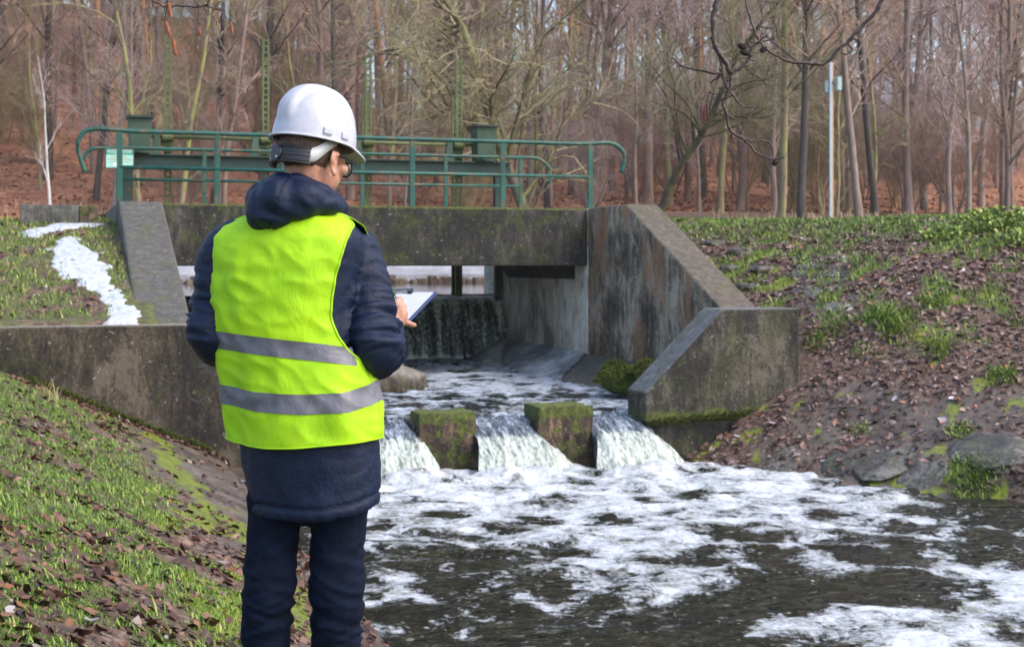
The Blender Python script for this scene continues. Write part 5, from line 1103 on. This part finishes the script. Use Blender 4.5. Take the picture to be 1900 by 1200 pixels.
    Fc = [(i*nu+j, i*nu+(j+1) % nu, (i+1)*nu+(j+1) % nu, (i+1)*nu+j) for i in range(8) for j in range(nu)]
    mk('brim', V, Fc, hm, helmet, smooth=True, solid=.0035)
    V = []
    rim = [(2*math.pi*j/80) for j in range(81)]; pts = []
    for th in rim:
        c, s = math.cos(th), math.sin(th); pk = sst(.25, .95, s); B = .122 if s > 0 else .117; pts.append(hh((.108+.001)*c*(1-.10*pk), (B+.009+.040*pk)*s, -.001-.012*pk))
    MB().tube(pts, .0028, 8, False).build('rim', hm, helmet, smooth=True)
    for fy in (-.036, .020):                       # accessory slots on the right side, mirrored on the left
        for s in (1, -1):
            xx = .102*math.sqrt(max(0, 1-(fy/.122)**2)); nrm = np.array([xx/.102**2*s, fy/.122**2, 0]); nrm /= np.linalg.norm(nrm); tg = np.array([-nrm[1], nrm[0], 0])
            ax = np.array([nrm@hax, tg@hax, U2]); MB().box(hh(xx*s, fy, .021)+(nrm@hax)*.001, (.0055, .0135, .010), ax).build('side_slot', hm, helmet, bevel=.004)
    # right harness wing: grey plate from rim down to the black band
    def plate(outl, off, mat, name, parent, th=.0025):
        outl = smooth_path(np.array([(f, u, 0) for f, u in outl]), 3)[:, :2]; A_, B_2 = [], []
        for f, u in outl:
            xx = math.sqrt(max(.0004, 1-(f/.128)**2))*.084+off; A_.append(hh(xx, f, u)); B_2.append(hh(xx+th, f, u))
        mb = MB(); n = len(A_); c0 = np.mean(A_, 0); c1 = np.mean(B_2, 0)
        mb.add(A_+B_2+[c0, c1], [(i, (i+1) % n, 2*n) for i in range(n)]+[(n+i, n+(i+1) % n, 2*n+1) for i in range(n)]+[(i, (i+1) % n, n+(i+1) % n, n+i) for i in range(n)]); return mb.build(name, mat, parent)
    for sgn in (1,):
        # strips along the head: quad strip following centre line and widths
        cl = [(.012, .000, .006), (-.002, -.004, .011), (-.016, -.012, .015), (-.032, -.026, .018), (-.050, -.042, .020), (-.066, -.050, .019)]
        for sg_ in (1, -1):
            V = []
            for f, u, hwid in cl:
                xx = math.sqrt(max(.0004, 1-((f+.01)/.112)**2))*.086
                for k in (-1, 0, 1): V.append(hh(sg_*xx, f, u+k*hwid))
            mk('harness_wing', smooth_quads(V, len(cl), 3)[0], smooth_quads(V, len(cl), 3)[1], hatM2, helmet, smooth=True, solid=.003)
    V = []; nn = 61
    for i in range(nn):
        th = R(-90)+R(66)*(2*i/(nn-1)-1); f = math.sin(th)*.108-.008; x = math.cos(th)*.086; uc = -.052
        for k in (-1, -.5, 0, .5, 1): V.append(hh(x, f-.001*abs(k), uc+k*.024))
    mk('nape_band', V, grid_faces(nn, 5), blk, helmet, smooth=True, solid=.004)
    for k in (-.020, 0.0, .020):
        pts = [hh(math.cos(R(-90)+R(60)*t)*.090, math.sin(R(-90)+R(60)*t)*.112-.008, -.052+k) for t in np.linspace(-1, 1, 30)]; MB().tube(pts, .0012, 6).build('band_rib', simple('band_edge', (.05, .05, .055), .3), helmet)
    kc = hh(0, -.128, -.050); MB().tube([hh(0, -.112, -.052), hh(0, -.122, -.052)], .021, 20).build('ratchet_knob', blk, helmet, bevel=.002)
    V, Fc = ellipsoid(hh(.006, -.121, -.062), (.0035, .0035, .0035), None, 10, 6); mk('band_rivet', V, Fc, hatM2, helmet, smooth=True)
    # glasses
    gl = MB()
    for s in (-1, 1): gl.tube(smooth_path([hp(.080*s, -.010, -.022), hp(.083*s, .01, -.012), hp(.080*s, .05, -.012), hp(.072*s, .098, -.014)], 6), .0032, 8)
    for s in (-1, 1):
        c = hp(.036*s, .104, -.028); loop = [c+HR*.027*math.cos(t)*(1 if True else 1)+HU*.019*math.sin(t)-HF*.012*abs(math.cos(t))*(1 if s*math.cos(t) > 0 else .2) for t in np.linspace(0, 2*math.pi, 26)]; gl.tube(loop, .0024, 6, False)
    gl.tube([hp(-.009, .104, -.024), hp(.009, .104, -.024)], .0025, 6); g_ = gl.build('glasses', blk, person, smooth=True)
    lm = M('lens_glass', Roughness=.05, IOR=1.45); lm.set(lm.b, 'Transmission Weight', .95); lm.set(lm.b, 'Base Color', (.8, .88, .9))
    for s in (-1, 1):
        c = hp(.036*s, .104, -.028); V = [c]+[c+HR*.026*math.cos(t)+HU*.018*math.sin(t)-HF*.012*abs(math.cos(t))*(1 if s*math.cos(t) > 0 else .2) for t in np.linspace(0, 2*math.pi, 25)[:-1]]; mk('lens', V, [(0, i+1, (i+1) % 24+1) for i in range(24)], lm.m, g_)
    # --- parka: torso, padded sleeves as one shell
    def lofts(zs, off, nth=64):
        V = []; Fc = []
        for z in zs: V += [tuple(q) for q in tsurf(np.linspace(0, 2*math.pi, nth, endpoint=False), np.full(nth, z), off)]
        n = len(zs)
        for i in range(n-1):
            for j in range(nth): Fc.append((i*nth+j, i*nth+(j+1) % nth, (i+1)*nth+(j+1) % nth, (i+1)*nth+j))
        Fc.append(tuple(range(nth))[::-1]); Fc.append(tuple((n-1)*nth+j for j in range(nth))); return V, Fc
    mb = MB(); zlo = -.675
    mb.add(*lofts(np.linspace(zlo, .145, 60), -.004))
    def sleeve(pts, rad):
        q = smooth_path(np.array(pts), 6); r = np.interp(np.linspace(0, 1, len(q)), np.linspace(0, 1, len(rad)), rad)
        for i in range(len(q)-1): mb.add(*capsule(q[i], q[i+1], r[i], r[i+1], 14))
    sleeve([P(638, 447, 3.88), P(664, 480, 3.89), P(684, 560, 3.87), elR, P(706, 640, 3.98), P(722, 614, 4.11)], [.062, .069, .064, .063, .066, .063, .055, .034])
    sleeve([P(440, 446, 3.86), P(412, 478, 3.875), P(402, 560, 3.88), elL, P(450, 640, 3.99), P(640, 597, 4.26)], [.062, .066, .063, .062, .062, .060, .052, .042])
    V, Nn, Fc = remesh(mb, .0075, 6)
    # folds: soft large folds on the sleeves (across the limb near the elbow), fine creases elsewhere
    d = fold_noise(V, .0045, (7, 7, 9), 3.0, .3)
    for (p0, p1, nf, am) in ((shR, elR, 17, .011), (elR, wrR, 22, .009), (shL, elL, 17, .011), (elL, wrL, 16, .006)):
        ax = p1-p0; L0 = np.linalg.norm(ax); t = ((V-p0)@ax)/L0**2; cr_ = np.cross(V-p0, ax/L0)[:, 2]; dist = np.linalg.norm(V-(p0+np.clip(t, 0, 1)[:, None]*ax), axis=1); d -= .005*np.exp(-((t-(.62 if nf > 17 else .90))/.012)**2)*sst(.11, .08, dist); wgt = sst(.10, .07, dist)*sst(-.15, .1, t)*sst(1.15, .95, t)
        d += wgt*am*((1-2.4*np.abs(pn(t*nf*.42+cr_*5+p0[0], V[:, 0]*6, V[:, 1]*6)))*.9+(1-2.4*np.abs(pn(t*nf*.9-cr_*9, V[:, 0]*11, V[:, 1]*9)))*.45)*(.4+.8*sst(.1, .8, t) if nf == 17 else 1.1)
    inv = sst(-.42, -.50, V[:, 2]); d += inv*fold_noise(V, .009, (6, 6, 3.2), 8.0, .35)
    hemr = np.exp(-((V[:, 2]+.655)/.010)**2); tr = np.hypot(V[:, 0]-((580-950)*YC/F), V[:, 1]-3.86); d -= .006*np.exp(-((V[:, 2]+.642)/.006)**2); d += .004*fbm(V[:, 0]*28, V[:, 1]*28, 2., 2)*sst(-.645, -.66, V[:, 2])
    V = V+Nn*d[:, None]
    # lower edge rises towards his right side
    k = sst(-.45, -.66, V[:, 2]); u = (V[:, 0]-(575-950)*YC/F)/.19; V[:, 2] += k*(.030*np.clip(u, 0, 1.2)**2+.004*np.clip(-u, 0, 1))
    jacket = mk('parka', V, Fc, navy, person, smooth=True)
    # shoulder, elbow seams and cuff
    cu = MB(); cu.add(*capsule(P(720, 615, 4.08), P(728, 608, 4.13), .036, .032, 20)); V, Nn, Fc = remesh(cu, .005, 3); V = V+Nn*fold_noise(V, .005, (30, 30, 30), 1.)[:, None]; mk('cuff', V, Fc, navy, jacket, smooth=True)
    # hood lying on the shoulders
    mb = MB()
    def e(px, py, Y, r, ax=None): mb.add(*ellipsoid(P(px, py, Y), r, ax, 20, 12))
    loop = [(634, 388, 3.93), (622, 374, 3.86), (598, 357, 3.79), (560, 339, 3.755), (518, 336, 3.77), (490, 352, 3.83), (500, 358, 3.93), (560, 368, 3.97), (615, 380, 3.97)]
    lp = smooth_path(np.array([P(*q) for q in loop+[loop[0]]]), 5)
    for i in range(len(lp)-1): mb.add(*capsule(lp[i], lp[i+1], .020, .020, 10))
    body_pts = [((492, 388), 3.765, (.050, .060, .060)), ((520, 372), 3.735, (.060, .055, .062)), ((560, 370), 3.735, (.062, .050, .050)), ((598, 378), 3.775, (.050, .048, .030)), ((620, 387), 3.85, (.028, .040, .018)), ((482, 375), 3.84, (.038, .05, .052)), ((508, 400), 3.73, (.050, .038, .034)), ((550, 384), 3.725, (.06, .035, .034)), ((596, 387), 3.77, (.055, .035, .018))]
    for (px, py), Y_, r in body_pts: e(px, py, Y_, r)
    V, Nn, Fc = remesh(mb, .0055, 7)
    q = V-P(560, 340, 3.85); ang = np.arctan2(q[:, 0], -q[:, 1])
    d = fold_noise(V, .006, (10, 10, 10), 12.0, .4)+.0035*(1-2.4*np.abs(pn(V[:, 0]*13+V[:, 2]*10, V[:, 1]*12, V[:, 2]*21)))
    # seam lines
    xl = (V[:, 0]-((526-950)*3.74/F))-.3*(V[:, 2]-.19); d -= .005*np.exp(-(xl/.0022)**2)
    V = V+Nn*d[:, None]; mk('hood', V, Fc, navy, jacket, smooth=True)
    # --- vest
    zt, zb = .137, (490-806)*YC/F
    Lr = [(.137, 3.05), (.12, 3.15), (.09, 3.25), (.05, 3.32), (0, 3.35), (-.06, 3.34), (-.12, 3.28), (-.165, 3.19), (-.195, 3.1416)]
    def px_of(q): return 950+F*q[..., 0]/q[..., 1]
    def theta_at_px(z, px, side):                  # back half angle whose photo x is px
        th = np.linspace(math.pi+.0, 2*math.pi-.0, 240); q = px_of(tsurf(th, np.full(240, z), .014)); i0 = int(np.argmin(q)); i1 = int(np.argmax(q))
        if side < 0: seg = slice(i0, (i0+i1)//2)
        else: seg = slice((i0+i1)//2, i1+1)
        return float(th[seg][int(np.argmin(np.abs(q[seg]-px)))])
    rlim = [(395, 652), (415, 657), (440, 642), (480, 629), (520, 619), (560, 613), (590, 614), (615, 622), (635, 634), (652, 647), (664, 662)]
    llim = [(395, 455), (415, 425), (440, 398), (470, 389), (510, 389), (560, 393), (590, 397), (608, 401), (622, 404)]
    NB = 96
    def rows(z):
        py = 490-z*F/YC
        rpx = np.interp(py, [q[0] for q in rlim], [q[1] for q in rlim]); lpx = np.interp(py, [q[0] for q in llim], [q[1] for q in llim])
        tr_ = theta_at_px(z, rpx, 1) if py < 664 else 2*math.pi; tl_ = (theta_at_px(z, -1e3, -1)+.10) if py < 622 else math.pi
        if py < 664: tr_ = min(tr_, 2*math.pi)
        return tl_, tr_
    zs = np.linspace(zt, zb, 110); lim = np.array([rows(z) for z in zs])
    for c_ in (0, 1):
        v = lim[:, c_].copy()
        for _ in range(14): v[1:-1] = (v[:-2]+v[1:-1]*2+v[2:])/4
        lim[:, c_] = v
    def vest_pt(th, z, off):
        q = tsurf(th, z, off); ctr = tsurf(th, z, 0); nx = q-ctr; nx /= np.linalg.norm(nx, axis=-1, keepdims=True)+1e-9
        xx, yy, zz = q[..., 0], q[..., 1], q[..., 2]
        low = sst(-.1, -.45, zz)
        d_ = .0055*fbm(xx*7, yy*7, zz*5, 3)+.0060*(1-2*np.abs(pn(xx*9+3, yy*9, zz*3.2)))*(.5+low)+.0042*(1-2*np.abs(pn(xx*14+zz*9, yy*8, zz*17)))+.007*low*np.sin(th*7+2.0*fbm(xx*3, yy*3, zz*3, 2))*.6
        sag = -.018*sst(-.38, -.47, zz)*np.exp(-((th-4.6)/.9)**2)
        q = q+nx*np.maximum(d_, -.008)[..., None]; q[..., 2] += sag; return q
    VO = .016
    def panel(t0, t1, name, zsl, off, mat, parent, solid=.002):
        n = len(zsl); V = np.concatenate([vest_pt(np.linspace(t0[i], t1[i], NB), np.full(NB, zsl[i]), off) for i in range(n)]); return V
    Vb = panel(lim[:, 0], lim[:, 1], '', zs, VO, None, None)
    f0 = np.where(lim[:, 1] >= 2*math.pi-.01, 0.0, np.clip(2*math.pi-lim[:, 1], 0, .9)+.15); f1 = np.where(lim[:, 0] <= math.pi+.01, math.pi, math.pi-.25-np.clip(lim[:, 0]-math.pi, 0, .6))
    Vf = panel(f0, f1, '', zs, VO, None, None)
    mb_V = np.vstack([Vb, Vf]); Fq = grid_faces(len(zs), NB); Fq = np.vstack([Fq, Fq+len(Vb)])
    vest = mk('safety_vest', mb_V, Fq, vestM, person, smooth=True, solid=.002)
    for c_, pl in ((0, None), (1, None)):
        edge = MB();
        msk = (lim[:, c_] > math.pi+.01) if c_ == 0 else (lim[:, c_] < 2*math.pi-.01); q = np.array([vest_pt(np.array([lim[i, c_]]), np.array([zs[i]]), VO+.001)[0] for i in np.where(msk)[0]]); edge.tube(q, .0035, 8); edge.build('armhole_binding', vestM, vest, smooth=True)
    edge = MB(); th = np.linspace(0, 2*math.pi, 140); edge.tube(vest_pt(th, np.full(140, zb+.001), VO), .0028, 6, False); edge.build('hem_binding', vestM, vest, smooth=True)
    def bandz(pts): return lambda px: (490-np.interp(px, [q[0] for q in pts], [q[1] for q in pts]))*3.76/F
    for pts, hw_ in (([(400, 631), (440, 635), (520, 643), (600, 652), (645, 660), (700, 655)], .0235), ([(415, 733), (480, 742), (560, 745), (640, 742), (680, 733), (708, 721)], .0255)):
        fz = bandz(pts); th = np.linspace(0, 2*math.pi, 220); z0 = fz(px_of(tsurf(th, np.full(220, fz(550)), VO))); V = []
        up_b = hw_ < .025
        for k in np.linspace(-1, 1, 7):
            V.append(vest_pt(th, z0+k*hw_, VO+.0028))
        V = np.concatenate(V); Fq = grid_faces(7, 220)
        if up_b:                                    # broken at the armholes
            thm = np.tile(th, 7); keep = ~((thm > 5.9) | (thm < .12)); Fq = Fq[keep[Fq].all(1)] if False else Fq
            lo = np.interp(z0, zs[::-1], lim[::-1, 1]); lo0 = np.interp(z0, zs[::-1], lim[::-1, 0]); bad = (th > lo-.01) & (lo < 2*math.pi-.02); bad |= (th < .5); bad |= (th > 2.75) & (th < lo0-.0); bt = np.tile(bad, 7); Fq = Fq[~bt[Fq].any(1)]
        mk('reflective_band', V, Fq, tapeM, vest, smooth=True)
    # --- jeans
    mb = MB(); hipc = (P(508, 905, 3.86)+P(632, 905, 3.86))/2; mb.add(*ellipsoid(hipc, (.165, .12, .10), rt(tyaw), 24, 14))
    for (x0, x1, x2, x3, r0, r1, r2) in ((511, 505, 500, 493, .079, .067, .065), (629, 627, 625, 622, .080, .069, .068)):
        q = smooth_path(np.array([P(x0, 925, 3.86), P(x1, 1010, 3.86), P(x2, 1085, 3.845), P(x3, 1200, 3.86), np.array([(x3-950)*3.88/F, 3.89, ft_z+.10])]), 6); rr_ = np.interp(np.linspace(0, 1, len(q)), [0, .25, .5, .75, 1], [r0, r1, r2*.98, r2*.93, .062])
        for i in range(len(q)-1): mb.add(*capsule(q[i], q[i+1], rr_[i], rr_[i+1], 14))
    V, Nn, Fc = remesh(mb, .0065, 5); z = V[:, 2]; px = 950+F*V[:, 0]/V[:, 1]; side = np.where(px < 562, 0, 1)
    kn = np.exp(-((z+.90)/.16)**2)+.22; sl_ = (V[:, 0]*np.where(side == 0, -1, 1))*2.2; rg = 1-2.2*np.abs(pn(V[:, 0]*5+side*7, V[:, 1]*5, z*19+sl_*4)); rg2 = 1-2.2*np.abs(pn(V[:, 0]*9+side*3, V[:, 1]*9, z*34-sl_*6)); ph = z*62+3.2*fbm(V[:, 0]*7+side*3, V[:, 1]*7, z*4, 3)+(V[:, 0]*14)*np.where(side == 0, -1, 1)
    d = kn*(.0080*rg+.0035*rg2)+fold_noise(V, .004, (6, 6, 4), 4.); V = V+Nn*d[:, None]
    mk('jeans', V, Fc, jeansM, person, smooth=True)
    bt = simple('boot_leather', (.03, .022, .017), .5, .3)
    for x3 in (491, 621):
        an = np.array([(x3-950)*3.88/F, 3.89, ft_z+.06]); mb = MB(); d_ = TF_*.17; mb.add(*capsule(an+[0, 0, .06], an, .052, .05, 14)); mb.add(*ellipsoid(an+TF_*.07-[0, 0, .02], (.052, .135, .045), rt(tyaw), 20, 12)); V, Nn, Fc = remesh(mb, .006, 4); V[:, 2] = np.maximum(V[:, 2], ft_z-.0); mk('boot', V, Fc, bt, person, smooth=True)
    # --- clipboard and pen, held
    cR = P(812, 543, 4.56); cN = P(757, 601, 4.27); e1 = cN-cR; Lb = np.linalg.norm(e1); e1 /= Lb; lf = np.array([-.963, .267, 0]); lf -= e1*(lf@e1); lf /= np.linalg.norm(lf); un = np.cross(lf, e1); un = un if un[2] > 0 else -un
    ctr = cR+e1*.155+lf*.115; ax = np.array([lf, e1, un])
    cb = empty('clipboard', ctr, 'dark blue clipboard with blank white paper held by the person', 'clipboard')
    MB().box(ctr, (.115, .158, .0022), ax).build('board', simple('clipboard_blue', (.02, .035, .12), .35, .1), cb, bevel=.001)
    MB().box(ctr+un*.0042-e1*.0-e1*.0+e1*.004, (.104, .148, .0016), ax).build('paper', simple('paper', (.48, .50, .55), .8, .03), cb)
    mt = simple('clip_steel', (.5, .5, .5), .25, .1, 8, .9)
    tc_ = ctr-e1*.140+lf*.028; MB().box(tc_+un*.0095, (.062, .008, .0012), ax).box(tc_+un*.012-e1*.008, (.062, .0012, .006), ax).tube([tc_+un*.013+lf*.045+e1*.005, tc_+un*.009+lf*.02+e1*.02, tc_+un*.009-lf*.02+e1*.02, tc_+un*.013-lf*.045+e1*.005], .0014, 6).build('clip', mt, cb)
    MB().box(tc_+un*.011-lf*.060+e1*.006, (.0065, .012, .005), ax).build('clip_end', blk, cb, bevel=.002)
    pt0 = P(728.5, 541, 4.22); pt1 = P(725, 572, 4.30); pn_ = empty('pen', pt0, 'dark green pen held upright in the person\'s right hand', 'pen')
    gp = simple('pen_green', (.01, .09, .035), .25, .1); MB().tube([pt0, pt1], .0075, 12).build('barrel', gp, pn_, smooth=True); MB().tube([pt0+(pt0-pt1)*.02, pt0-(pt0-pt1)*.12], .0084, 12).build('cap', gp, pn_, smooth=True)
    MB().tube([pt0+[.009, -.004, -.008], pt0+[.010, -.004, -.034], pt0+[.004, -.002, -.036]], .0013, 6).build('pocket_clip', mt, pn_)

# ------------------------------------------------------------------ winter air
if not ONLY:
    hz = bpy.data.materials.new('haze'); hz.use_nodes = True; n_ = hz.node_tree; n_.nodes.clear()
    v_ = n_.nodes.new('ShaderNodeVolumePrincipled'); v_.inputs['Color'].default_value = (.96, .93, .92, 1); v_.inputs['Density'].default_value = .00045; v_.inputs['Anisotropy'].default_value = .2
    ou = n_.nodes.new('ShaderNodeOutputMaterial'); n_.links.new(v_.outputs[0], ou.inputs['Volume'])
    mb = MB(); mb.box((0, 60, 28), (420, 480, 33)); hzo = mb.build('haze', hz, base=(0, 60, -5)); tag(hzo, 'thin pale winter haze filling the valley', kind='stuff')
